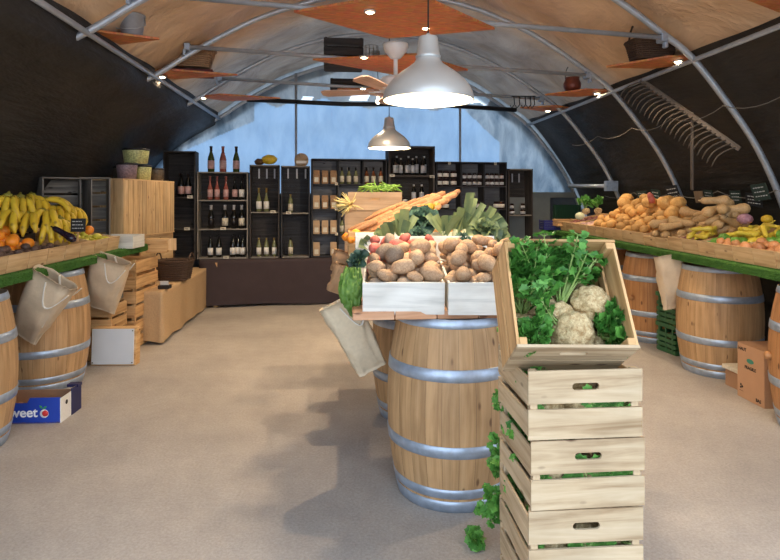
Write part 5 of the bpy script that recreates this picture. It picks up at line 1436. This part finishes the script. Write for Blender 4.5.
# tan tablecloth table
def cloth_box(name, corners, z0, z1, mat, lab, fold=.02, cat='tablecloth'):
    """draped cloth: corners is the rectangle on plan, in order"""
    mb = MB(); per = 46; ring = []
    for i in range(4):
        a, b = Vector(corners[i]), Vector(corners[(i + 1) % 4]); n = (b - a).normalized(); out = Vector((n.y, -n.x))
        for k in range(per): ring.append((a + (b - a) * k / per, out, k / per))
    nz = 12; rows = []
    for j in range(nz + 1):
        t = j / nz; row = []
        for q, (p, out, s) in enumerate(ring):
            f = fold * (1 - t) * (math.sin(q * .55) + .6 * math.sin(q * .23 + 1)) * (.6 + .4 * math.sin(q * .07)) + (.015 if t < .98 else 0) * (1 - t)
            row.append(mb.pt((p.x + out.x * f, p.y + out.y * f, z0 + (z1 - z0) * t + (.012 * math.sin(q * .3) if j == 0 else 0))))
        rows.append(row)
    m = len(ring)
    for a, b in zip(rows, rows[1:]):
        for k in range(m): mb.face([a[k], a[(k + 1) % m], b[(k + 1) % m], b[k]], [(k * .01, 0)] * 4, True)
    mb.face(rows[-1], [(0, 0)] * m)
    o = mb.build(name, mat); tag(o, lab, cat); return o
mb = MB()
def table(c, z, lab, mat='tan_crate'):
    """plain trestle table under a cloth"""
    root = empty('table', Matrix.Identity(4), lab, 'table')
    a, b, cc, d = [Vector((x, y, 0)) for x, y in c]; mid = (a + b + cc + d) / 4
    m = MB(); q = [p.lerp(mid, .04) for p in (a, b, cc, d)]
    b0 = len(m.v)
    for zz in (z - .025, z):
        for p in q: m.pt((p.x, p.y, zz))
    m.face([3, 2, 1, 0], [(0, 0)] * 4); m.face([4, 5, 6, 7], [(0, 0)] * 4)
    for i in range(4): j = (i + 1) % 4; m.face([i, j, 4 + j, 4 + i], [(0, 0)] * 4)
    m.build('table_top', mat, root)
    for p in q:
        m = MB(); pp = p.lerp(mid, .05); m.box((pp.x, pp.y, (z - .025) / 2), (.05, .05, z - .026)); m.build('leg', mat, root)
tc_ = [(-2.41, 6.12), (-2.60, 8.3), (-3.28, 8.22), (-3.12, 6.16)]
table(tc_[::-1], .555, 'low table under the tan cloth on the left side')
cloth_box('tablecloth', tc_, .035, .562, 'tablecloth_tan', 'tan cloth covering the long low table on the left side', .012)
# baskets
basket(TM(P_left(175, 7.0), 7.0, .567), .40, .34, .23, 'dark woven basket with looped handles on the tan cloth', 'wicker', 'ends')
basket(TM(P_left(161, 7.55) , 7.62, .567), .26, .22, .34, 'smaller dark basket standing behind the looped one on the tan cloth', 'wicker', 'ends')
# papers and boxes at the corner
root = empty('wooden_box', TM(P_left(155, 6.35), 6.42, .95, .2), 'small pale wooden box with an open lid on the slatted crates', 'box')
mb = MB(); mb.box((0, 0, .075), (.22, .14, .15)); mb.build('box_body', 'tan_crate', root, .002)
mb = MB(); mb.box((.14, -.05, .085), (.10, .012, .13), Matrix.Rotation(.3, 4, 'Z')); mb.build('lid', 'pine', root, .001)
root = empty('paper_cup', TM(P_left(163, 6.25), 6.3, .567), 'little black tray with cards near the front corner of the tan cloth', 'tray')
mb = MB(); mb.box((0, 0, .02), (.12, .09, .04)); mb.build('tray_body', 'lid_dark', root, .004)
mb = MB(); mb.box((0, .0, .06), (.09, .01, .05), Matrix.Rotation(.2, 4, 'X')); mb.build('card', 'label_white', root)
# slatted crates on the floor at the counter end
def floor_crate(M, lab):
    W, D, Hh = .40, .58, .455
    root = empty('wooden_crate', M, lab, 'crate')
    rows = [(.01, .13), (.165, .285), (.32, .445)]
    for s in (-1, 1):
        mb = MB()
        for a, b in rows: mb.box((0, s * (D / 2 - .007), (a + b) / 2), (W, .014, b - a))
        mb.build('end_panel', 'tan_crate', root, .0015)
        mb = MB()
        for a, b in rows: mb.box((s * (W / 2 + .007), 0, (a + b) / 2), (.013, D, b - a))
        mb.build('side_panel', 'tan_crate', root, .0015)
        for q in (-1, 1): mb = MB(); mb.box((s * (W / 2 - .016), q * (D / 2 - .03), Hh / 2), (.03, .03, Hh)); mb.build('corner_post', 'tan_crate', root)
    mb = MB(); mb.box((0, 0, .01), (W - .03, D - .04, .012)); mb.build('base', 'tan_crate', root)
floor_crate(TM(-2.815, 6.22, 0, .0), 'lower of two tan slatted crates on the floor at the end of the left counter')
floor_crate(TM(-2.815, 6.22, .457, .02), 'upper of two tan slatted crates on the floor at the end of the left counter')
slat_box(TM(-3.27, 6.12, 0), .40, .4, .42, 'tan_crate', 'slatted crate on the floor left of the tall pair, lower one', rows=3)
slat_box(TM(-3.27, 6.12, .422), .40, .4, .42, 'tan_crate', 'slatted crate on the floor left of the tall pair, upper one', rows=3)
slat_box(TM(-2.86, 5.66, .0), .44, .32, .27, 'tan_crate', 'slatted crate on the floor behind the white panel, lower one', rows=2)
slat_box(TM(-2.86, 5.66, .272), .44, .32, .27, 'tan_crate', 'slatted crate on the floor behind the white panel, upper one', rows=2)
slat_box(TM(-2.88, 5.66, .544), .42, .30, .22, 'grey_wood', 'grey crate under the far end of the left counter turf', rows=2)
root = empty('white_box', TM(P_left(111.5, 5.33), 5.36, .0, .03, -.06), 'white fronted wooden box leaning on the floor before the slatted crates', 'box')
mb = MB(); mb.box((0, .05, .175), (.41, .10, .345)); mb.build('box_body', 'tan_crate', root, .003)
mb = MB(); mb.box((-.005, -.004, .175), (.385, .008, .325)); mb.build('white_front', 'panel_white', root, .003)
mb = MB()
for a, b in ((-.185, .03), (.175, .03), (.175, .32)): mb.M = Matrix.Translation((a, -.009, b)) @ Matrix.Rotation(PI / 2, 4, 'X'); mb.lathe([(.006, 0), (.006, .002), (0, .003)], 8)
mb.build('screw', 'dark_metal', root)
# blue fruit carton
root = empty('fruit_carton', TM(P_left(36, 4.1), 4.12, 0, .06), 'blue sweet fruit carton on the floor before the left oak barrel', 'box')
W_, D_, H_ = .44, .27, .145
mb = MB(); t = .006
mb.poly_prism([(-W_ / 2, 0), (W_ / 2, 0), (W_ / 2, H_ + .03), (.02, H_ + .03), (.0, H_ - .005), (-.2, H_ - .005), (-.22, H_ + .03), (-W_ / 2, H_ + .03)], 0, t, lambda x, y, z: (x, -D_ / 2 + z, y))
fp = mb.build('front_panel', 'blue_card', root)
mb = MB(); mb.box((0, D_ / 2, H_ / 2), (W_, t, H_)); mb.box((0, 0, .004), (W_, D_, t)); mb.box((-W_ / 2, 0, H_ / 2), (t, D_, H_)); mb.build('carton_shell', 'card_side', root)
mb = MB(); mb.box((W_ / 2 + .003, 0, H_ / 2 + .012), (t, D_, H_ + .024)); mb.build('end_panel', 'label_white', root)
mb = MB(); mb.box((W_ / 2 + .008, .08, H_ / 2 + .02), (.008, .14, H_ + .05)); mb.box((W_ / 2 - .02, D_ / 2 - .02, H_ + .04), (.08, .06, .02)); mb.build('navy_panel', 'navy_card', root)
mb = MB(); mb.M = Matrix.Translation((W_ / 2 + .008, -.06, .12)) @ Matrix.Rotation(PI / 2, 4, 'Y'); mb.lathe([(.016, 0), (.016, .001), (.009, .001), (.009, 0)], 14); mb.f.pop(); mb.uv.pop(); mb.sm.pop(); mb.mi.pop(); mb.build('hand_mark', 'ink', root)
FM = Matrix.Translation((0, -D_ / 2 - .001, 0)) @ Matrix.Rotation(PI / 2, 4, 'X')
text_mesh('sweet', .092, 'text_white', M=FM @ Matrix.Translation((-.04, .073, 0)), parent=fp, bold=.0018)
mb = MB(); mb.M = FM @ Matrix.Translation((.115, .066, .0)); mb.lathe([(.029, 0), (.029, .001), (0, .001)], 24); mb.build('fruit_print', 'text_white', fp)
mb = MB(); mb.M = FM @ Matrix.Translation((.122, .068, .001)); mb.lathe([(.021, 0), (.021, .0012), (0, .0012)], 24); mb.build('fruit_print', 'fruit_red', fp)
mb = MB(); mb.M = FM @ Matrix.Translation((.105, .1, .001))
for a in (.5, 2.3): mb.poly_prism([(0, 0), (.02 * math.cos(a - .4), .02 * math.sin(a - .4)), (.034 * math.cos(a), .034 * math.sin(a)), (.02 * math.cos(a + .4), .02 * math.sin(a + .4))], 0, .001)
mb.build('leaf_print', 'leaf_print', fp)
for n, (x, y) in enumerate(((-.12, 0), (-.04, .03))):
    inst('onion', ONI[n], root.matrix_world @ Matrix.Translation((x, y, .055)) @ Matrix.Diagonal((.045, .045, .045, 1)), 'loose onion inside the blue fruit carton, %s one' % ('left', 'right')[n], 'onion')
# ============================================================ shelves at the back
SK = .17; RZB = math.atan(SK)
def line_pt(px, Y0):
    k = (px - 390) / F; Y = Y0 / (1 - SK * k); return Vector((k * Y, Y, 0))
TZ = .672
# table with dark cloth
a_, b_ = line_pt(199, 8.62), line_pt(545, 8.62); dirx = (b_ - a_).normalized(); nrm = Vector((-dirx.y, dirx.x, 0))
cr = [(a_.x, a_.y), (b_.x, b_.y), ((b_ + nrm * .55).x, (b_ + nrm * .55).y), ((a_ + nrm * .4).x, (a_ + nrm * .4).y)]
table(cr, TZ - .01, 'long table under the dark cloth at the back')
cloth_box('tablecloth', cr[::-1][:0] or [cr[0], cr[1], cr[2], cr[3]], .03, TZ - .003, 'cloth_purple', 'dark purple brown cloth covering the long back table', .035)
FRONT = 8.74
class Unit:
    def __init__(s, name, x0, x1, ytop, mat, lab, splits=(), cols=(), depth=.30, t=.018, back=None, thick=None, board=None):
        s.a, s.b = line_pt(x0, FRONT), line_pt(x1, FRONT); s.W = (s.b - s.a).length; s.D = depth; s.t = t
        dm = (s.a.y + s.b.y) / 2; s.dm = dm; s.x0, s.x1 = x0, x1
        s.H = EYE - (ytop - CY) / F * dm - TZ; s.M = TM(s.a.x, s.a.y, TZ + .002, RZB)
        root = s.root = empty(name, s.M, lab, 'shelf')
        for x in (t / 2, s.W - t / 2): mb = MB(); mb.box((x, depth / 2, s.H / 2), (t, depth, s.H)); mb.build('side_board', mat, root, .001)
        mb = MB(); n = max(3, int(s.H / .09))
        for i in range(n): mb.box((s.W / 2, depth - .006, s.H / n * (i + .5)), (s.W - 2 * t, .01, s.H / n * .995))
        mb.build('back_board', back or mat, root)
        zs = [0, s.H - t] + [s.zl(y) - t for y in splits]; s.zs = zs
        for z in zs:
            mb = MB(); mb.box((s.W / 2, depth / 2, z + t / 2), (s.W - 2 * t, depth - .012, t)); mb.build('shelf_board', board or mat, root, .001)
        for x in cols:
            mb = MB(); mb.box((s.xl(x), depth / 2, s.H / 2), (t, depth - .014, s.H - 2 * t)); mb.build('divider', mat, root)
    def zl(s, py): return EYE - (py - CY) / F * s.dm - TZ
    def xl(s, px): return (px - s.x0) / (s.x1 - s.x0) * s.W
    def shelf_z(s, py):
        z = s.zl(py); return min((abs(z - q - s.t), q + s.t) for q in s.zs if q < s.H - .05)[1]
BOT = {}
def bottle_meshes(kind):
    if kind in BOT: return BOT[kind]
    spec = dict(champagne=(.34, .044, .6, .11), flute=(.35, .038, .5, .11), bordeaux=(.31, .038, .68, .10), beer=(.25, .033, .6, .09), spirit=(.33, .04, .72, .15), syrup=(.27, .034, .7, .1))[kind]
    Hh, r, sh, lh = spec
    mb = MB(); mb.lathe([(r * .8, 0), (r, .006), (r, Hh * sh * .82), (r * .92, Hh * sh * .92), (r * .55, Hh * (sh + .12)), (r * .36, Hh * (sh + .2)), (r * .34, Hh * .94), (r * .42, Hh * .945), (r * .42, Hh), (0, Hh)], 16)
    lb = MB(); z0 = Hh * .12; lb.lathe([(r + .0006, z0), (r + .0012, z0), (r + .0012, z0 + lh), (r + .0006, z0 + lh)], 16); lb.f = lb.f[:-2]; lb.uv = lb.uv[:-2]; lb.sm = lb.sm[:-2]; lb.mi = lb.mi[:-2]
    cp = MB(); cp.lathe([(r * .42, Hh * .8), (r * .40, Hh * .94), (r * .47, Hh * .945), (r * .47, Hh * 1.003), (0, Hh * 1.004)], 12)
    BOT[kind] = (mb, lb, cp); return BOT[kind]
MESHC = {}
def cached(key, fn):
    if key not in MESHC: MESHC[key] = fn()
    return MESHC[key]
def bottle(U, px, z, kind, glass, label, foil, lab, group=None, y=.10, s=1.0):
    mb, lb, cp = bottle_meshes(kind)
    M = U.M @ TM(U.xl(px), y, z + .001) @ Matrix.Diagonal((s, s, s, 1))
    o = inst('bottle', cached((kind, glass), lambda: mb.mesh('bottle', glass)), M, lab, 'bottle', group)
    I = Matrix.Identity(4)
    inst('bottle_label', cached((kind, label, 'l'), lambda: lb.mesh('bottle_label', label)), I, parent=o)
    inst('capsule', cached((kind, foil, 'c'), lambda: cp.mesh('capsule', foil)), I, parent=o)
def jar(U, px, z, lab, group=None, r=.036, h=.085, body='jam', label='label_white', lid='lid_dark', y=.09):
    M = U.M @ TM(U.xl(px), y, z + .001)
    def b():
        mb = MB(); mb.lathe([(r * .9, 0), (r, .005), (r, h * .78), (r * .85, h * .86), (0, h * .86)], 14); return mb.mesh('jar', body)
    def l():
        mb = MB(); mb.lathe([(r + .001, h * .15), (r + .0012, h * .15), (r + .0012, h * .62), (r + .001, h * .62)], 14); mb.f = mb.f[:-2]; mb.uv = mb.uv[:-2]; mb.sm = mb.sm[:-2]; mb.mi = mb.mi[:-2]; return mb.mesh('jar_label', label)
    def c():
        mb = MB(); mb.lathe([(r * .9, h * .84), (r * .92, h), (0, h)], 14); return mb.mesh('jar_lid', lid)
    o = inst('jar', cached(('jar', r, h, body), b), M, lab, 'jar', group); I = Matrix.Identity(4)
    inst('jar_label', cached(('jl', r, h, label), l), I, parent=o); inst('jar_lid', cached(('jc', r, h, lid), c), I, parent=o)
def price_tag(U, px, z, lab, y=-.008, w=.075):
    mb = MB(); mb.box((0, 0, .02), (w, .004, .04)); o = mb.build('price_tag', 'label_cream'); o.matrix_world = U.M @ TM(U.xl(px), y, z) ; tag(o, lab, 'price tag')
    mc = MB(); mc.box((-.008, -.003, .026), (w * .6, .001, .006)); mc.box((.004, -.003, .014), (w * .4, .001, .006)); mc.build('writing', 'ink', o)

U1 = Unit('crate_shelf', 163, 195.5, 151, 'dark_wood', 'tall black crate shelf farthest left at the back', (197, 229))
U2 = Unit('crate_shelf', 197, 248, 172, 'grey_wood', 'three tier weathered crate shelf with three bottles on top', (200, 229), thick=1, back='dark_wood')
U3 = Unit('crate_shelf', 249.5, 279.5, 165, 'dark_wood', 'dark crate shelf with a yellow gourd on top', (212,), board='grey_wood')
U4 = Unit('crate_shelf', 281, 310, 166, 'black_wood', 'dark crate shelf with a round sign on top', (213,), board='grey_wood')
U5 = Unit('shelf_unit', 311.5, 387, 159, 'black_wood', 'black painted shelf unit with coffee bags and beer bottles', (184, 209, 234), (338, 363), back='grey_shelf')
U6 = Unit('crate_shelf', 388.5, 435, 146, 'dark_wood', 'tallest dark crate shelf right of the far lamp, silver labelled bottles', (175, 203), t=.03)
U7 = Unit('shelf_unit', 436.5, 507, 162, 'black_wood', 'black shelf unit full of jam jars', (186, 209, 232), (461, 484), back='grey_shelf')
U8 = Unit('crate_shelf', 508.5, 533, 169, 'dark_wood', 'narrow dark crate shelf farthest right with two jars', (215,), board='grey_wood')
# slotted gaps of light in the crates, painted as pale strips
def slots(U, pxs, y0, y1, n='light_slot'):
    for px in pxs: mb = MB(); mb.box((U.xl(px), U.D - .016, (U.zl(y0) + U.zl(y1)) / 2), (.022, .006, U.zl(y0) - U.zl(y1))); mb.build('light_gap', 'label_silver', U.root)
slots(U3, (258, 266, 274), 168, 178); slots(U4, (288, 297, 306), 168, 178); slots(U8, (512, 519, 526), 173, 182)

# U1
z = U1.shelf_z(197)
for px, g in ((180, 0), (187, 1)): bottle(U1, px, z, 'champagne', 'glass_black', 'label_pink', 'foil_dark', 'dark bottle in the farthest left crate shelf, %s of two' % ('left', 'right')[g], y=.08)
price_tag(U1, 190, z - .02, 'price tag on the top board of the farthest left crate shelf'); price_tag(U1, 187, U1.shelf_z(229) - .02, 'price tag on the lower board of the farthest left crate shelf')
# U2
for px, gl, lb, fo, lab in ((210, 'glass_green', 'label_pink', 'foil_dark', 'left green bottle standing on top of the weathered shelf'), (222, 'glass_rose', 'label_pink', 'foil_rose', 'middle rose bottle standing on top of the weathered shelf'), (235.5, 'glass_green', 'label_pink', 'foil_dark', 'right green bottle standing on top of the weathered shelf')):
    bottle(U2, px, U2.H, 'champagne', gl, lb, fo, lab, s=1.1)
z = U2.shelf_z(200)
for n, (px, gl, lb) in enumerate(((209, 'glass_rose', 'label_pink'), (216, 'glass_rose', 'label_pink'), (225, 'glass_rose', 'label_pink'), (234, 'glass_black', 'label_pink'), (241, 'glass_black', 'label_white'))):
    bottle(U2, px, z, 'flute', gl, lb, 'foil_rose' if n < 3 else 'foil_dark', 'bottle number %s from left in the top tier of the weathered shelf, %s' % (['one', 'two', 'three', 'four', 'five'][n], 'rose' if n < 3 else 'dark'), s=.98)
z = U2.shelf_z(229)
for n, px in enumerate((210, 224, 233, 241)): bottle(U2, px, z, 'champagne', 'glass_black', 'label_cream' if n % 2 else 'foil_dark', 'label_silver', 'dark bottle with silver neck, %s in the middle tier of the weathered shelf' % ['leftmost', 'second from left', 'third from left', 'rightmost'][n])
price_tag(U2, 223, z - .015, 'price tag in the middle tier of the weathered shelf')
z = U2.shelf_z(258)
for n, px in enumerate((209.5, 218, 232, 237, 242)): bottle(U2, px, z, 'bordeaux', 'glass_black', 'label_white', 'foil_dark', 'white labelled wine bottle, %s in the bottom tier of the weathered shelf' % ['first from left', 'second from left', 'third from left', 'fourth from left', 'rightmost'][n], y=.08 + .05 * (n == 3))
price_tag(U2, 226, z - .015, 'price tag in the bottom tier of the weathered shelf')
# U3, U4
z = U3.shelf_z(212)
for n, px in enumerate((258.5, 266)): bottle(U3, px, z, 'flute', 'glass_white_wine', 'label_white', 'foil_gold', 'white wine bottle in the upper half of the gourd shelf, %s' % ('left one', 'right one')[n])
price_tag(U3, 273, z - .018, 'price tag on the middle board of the gourd shelf')
z = U3.shelf_z(258)
for n, px in enumerate((258.5, 266, 274)): bottle(U3, px, z, 'syrup', 'glass_white_wine', 'label_white', 'foil_gold', 'short white wine bottle in the lower half of the gourd shelf, %s' % ('left one', 'middle one', 'right one')[n])
bottle(U4, 290.5, U4.shelf_z(213), 'syrup', 'glass_white_wine', 'label_cream', 'foil_gold', 'single bottle in the upper half of the round sign shelf'); bottle(U4, 290.5, U4.shelf_z(258), 'syrup', 'glass_white_wine', 'label_cream', 'foil_dark', 'single bottle in the lower half of the round sign shelf')
price_tag(U4, 288.5, U4.shelf_z(213) - .018, 'price tag on the middle board of the round sign shelf')
M = U3.M @ TM(U3.xl(269), .12, U3.H + .085)
inst('gourd', GOU[0], M @ Matrix.Diagonal((.115, .09, .085, 1)), 'large yellow gourd on top of the gourd shelf', 'gourd')
o = inst('squash', blob('squash', (1.2, .9, .8), 'gourd_brown', .15, 2.5, 4, 3), U3.M @ TM(U3.xl(259), .12, U3.H + .05) @ Matrix.Diagonal((.06, .06, .06, 1)), 'small dark squash left of the large yellow gourd', 'squash')
root = empty('round_sign', U4.M @ TM(U4.xl(301.5), .1, U4.H), 'small round brown sign with a white strip on top of a back shelf', 'sign')
mb = MB(); mb.M = Matrix.Translation((0, 0, .09)) @ Matrix.Rotation(PI / 2, 4, 'X'); mb.lathe([(.105, 0), (.105, .012), (0, .012)], 28); mb.build('disc', 'brown_box', root)
mb = MB(); mb.box((0, -.016, .062), (.15, .004, .04)); mb.build('strip', 'label_white', root)
# U5 coffee bags and beers
def coffee(U, px, z, lab, dark=0, w=.095):
    root = empty('coffee_bag', U.M @ TM(U.xl(px), .07, z + .001), lab, 'bag')
    def f():
        mb = MB(); pts = []
        for zz, a, b in ((0, .9, 1), (.02, 1, 1), (.13, 1, .9), (.18, .98, .35), (.2, .98, .06)): pts.append([mb.pt((sx * w / 2 * a, sy * .03 * b, zz)) for sx, sy in ((-1, -1), (1, -1), (1, 1), (-1, 1))])
        for p, q in zip(pts, pts[1:]):
            for i in range(4): mb.face([p[i], p[(i + 1) % 4], q[(i + 1) % 4], q[i]], [(0, 0)] * 4)
        mb.face(pts[0][::-1], [(0, 0)] * 4); mb.face(pts[-1], [(0, 0)] * 4); return mb.mesh('bag_body', 'brown_box' if not dark else 'wicker_light')
    inst('bag_body', cached(('cof', dark), f), Matrix.Identity(4), parent=root)
    def g(): mb = MB(); mb.box((0, -.031, .06), (w * .62, .003, .07)); return mb.mesh('bag_label', 'label_cream')
    inst('bag_label', cached('cofl', g), Matrix.Identity(4), parent=root)
ords = ['left', 'middle', 'right']; rows_ = ['top', 'second', 'third', 'bottom']
for r, y in enumerate((184, 209, 234, 258)):
    z = U5.shelf_z(y)
    for n, px in enumerate((316.5, 325, 333.5)):
        if r == 3 and n == 1: continue
        coffee(U5, px, z, 'brown coffee bag, %s one in the %s row of the black shelf unit' % (ords[n], rows_[r]), (r == 0) or (r == 1 and n))
    price_tag(U5, 336, z - .02, 'tiny tag at the divider, %s row of the black shelf unit' % rows_[r], w=.04)
for r, y in enumerate((184, 209, 234)):
    z = U5.shelf_z(y)
    for n, px in enumerate((342, 349, 356)): bottle(U5, px, z, 'beer', ('glass_white_wine', 'glass_black', 'glass_white_wine')[r], 'label_cream', 'foil_dark', '%s beer bottle, %s of three in the %s row middle column' % (('olive', 'dark', 'greenish')[r], ords[n], rows_[r]), y=.08)
    if r < 2:
        for n, px in enumerate((367, 374, 381.5)): bottle(U5, px, z, 'beer', ('glass_amber', 'glass_black')[r], 'label_cream', 'foil_dark', '%s beer bottle, %s of three in the %s row right column' % (('amber', 'dark')[r], ords[n], rows_[r]), y=.08)
# U6
z = U6.shelf_z(175)
for n, px in enumerate((396, 402, 408, 414, 424)): bottle(U6, px, z, 'spirit', 'glass_black', 'label_silver', 'label_silver' if n % 2 else 'foil_dark', 'silver labelled spirit bottle, %s in the top of the tallest shelf' % ['leftmost', 'second from left', 'third from left', 'fourth from left', 'rightmost'][n], s=.78)
for n, px in enumerate((399, 411, 419, 427)): bottle(U6, px, z, 'spirit', 'glass_black', 'label_silver', 'label_silver', 'back row spirit bottle in the tallest shelf, %s' % ['first', 'second', 'third', 'fourth'][n], y=.2, s=.9)
z = U6.shelf_z(203)
for n, px in enumerate((415, 423)): bottle(U6, px, z, 'spirit', 'glass_black', 'label_silver', 'label_silver', 'tall grey labelled bottle in the middle of the tallest shelf, %s' % ('left one', 'right one')[n], s=.85)
jar(U6, 406, z, 'single small jar left of the two tall grey labelled bottles')
price_tag(U6, 392, U6.zl(177), 'tag on the left post of the tallest shelf'); price_tag(U6, 432, U6.zl(178), 'tag on the right post of the tallest shelf')
# U7 jars
for r, y in enumerate((186, 209, 232)):
    z = U7.shelf_z(y)
    for cidx, pxs in enumerate(((440.5, 447, 454.5), (465.5, 470.5, 475.5, 480.5), (488.5, 493, 498, 503))):
        if r == 1: pxs = [pxs[:2], pxs[2:], pxs[2:]][cidx]
        if r == 2: pxs = [pxs[:2], [], pxs[:3]][cidx]
        small = cidx > 0 and r == 0
        for n, px in enumerate(pxs):
            for lv in range(2 if (r == 0 or (r == 2 and n < 2)) else 1 if not (r == 1 and cidx == 0) else 2):
                h_ = .118 if not small else .10; rr_ = .048 if not small else .034
                jar(U7, px, z + lv * (h_ + .002), 'jar on the jam shelf, %s column, %s row, %s, %s' % (['left', 'middle', 'right'][cidx], rows_[r], ['first', 'second', 'third', 'fourth'][n], ['lower', 'stacked on top'][lv]), None, rr_, h_, label='label_white' if not small else 'label_silver', y=.07)
z = U8.shelf_z(215)
for n, px in enumerate((514, 525)):
    for lv in range(2): jar(U8, px, z + lv * .09, 'jar in the narrow farthest right shelf, %s, %s' % (('left', 'right')[n], ('lower', 'upper')[lv]), None, .04 - .008 * lv, .088, label='label_silver')
for n, px in enumerate((449, 495)): price_tag(U7, px, U7.H - .045, 'small clip tag at the top edge of the jam shelf, %s' % ('left', 'right')[n], w=.04)

# ============================================================ camera, light, world
cam = bpy.data.cameras.new('camera'); co = bpy.data.objects.new('camera', cam); C.objects.link(co)
co.location = (0, 0, EYE); co.rotation_euler = (PI / 2, 0, 0)
cam.sensor_width = 36; cam.lens = 36 * F / 780; cam.shift_y = -(280 - CY) / 780; cam.clip_start = .05
sc = bpy.context.scene; sc.camera = co
w = bpy.data.worlds.new('world'); sc.world = w; w.use_nodes = True
nt = w.node_tree; bg = nt.nodes['Background']
tc = N(nt, 'ShaderNodeTexCoord'); sp = N(nt, 'ShaderNodeSeparateXYZ'); nt.links.new(tc.outputs['Generated'], sp.inputs[0])
rp = ramp(nt, [(.0, (.30, .30, .30, 1)), (.5, (.62, .68, .76, 1)), (1, (.62, .78, 1, 1))])
mr = N(nt, 'ShaderNodeMapRange'); mr.inputs['From Min'].default_value = -1; nt.links.new(sp.outputs['Z'], mr.inputs['Value']); nt.links.new(mr.outputs['Result'], rp.inputs['Fac'])
nt.links.new(rp.outputs['Color'], bg.inputs['Color']); bg.inputs['Strength'].default_value = 3.3
sc.view_settings.view_transform = 'Standard'; sc.view_settings.look = 'None'; sc.view_settings.gamma = 1; sc.view_settings.exposure = 0.35
sc.view_settings.use_curve_mapping = False
sc.cycles.use_denoising = True
try: sc.cycles.denoiser = 'OPENIMAGEDENOISE'
except Exception: pass
sc.cycles.max_bounces = 6; sc.cycles.diffuse_bounces = 4; sc.cycles.sample_clamp_indirect = 6
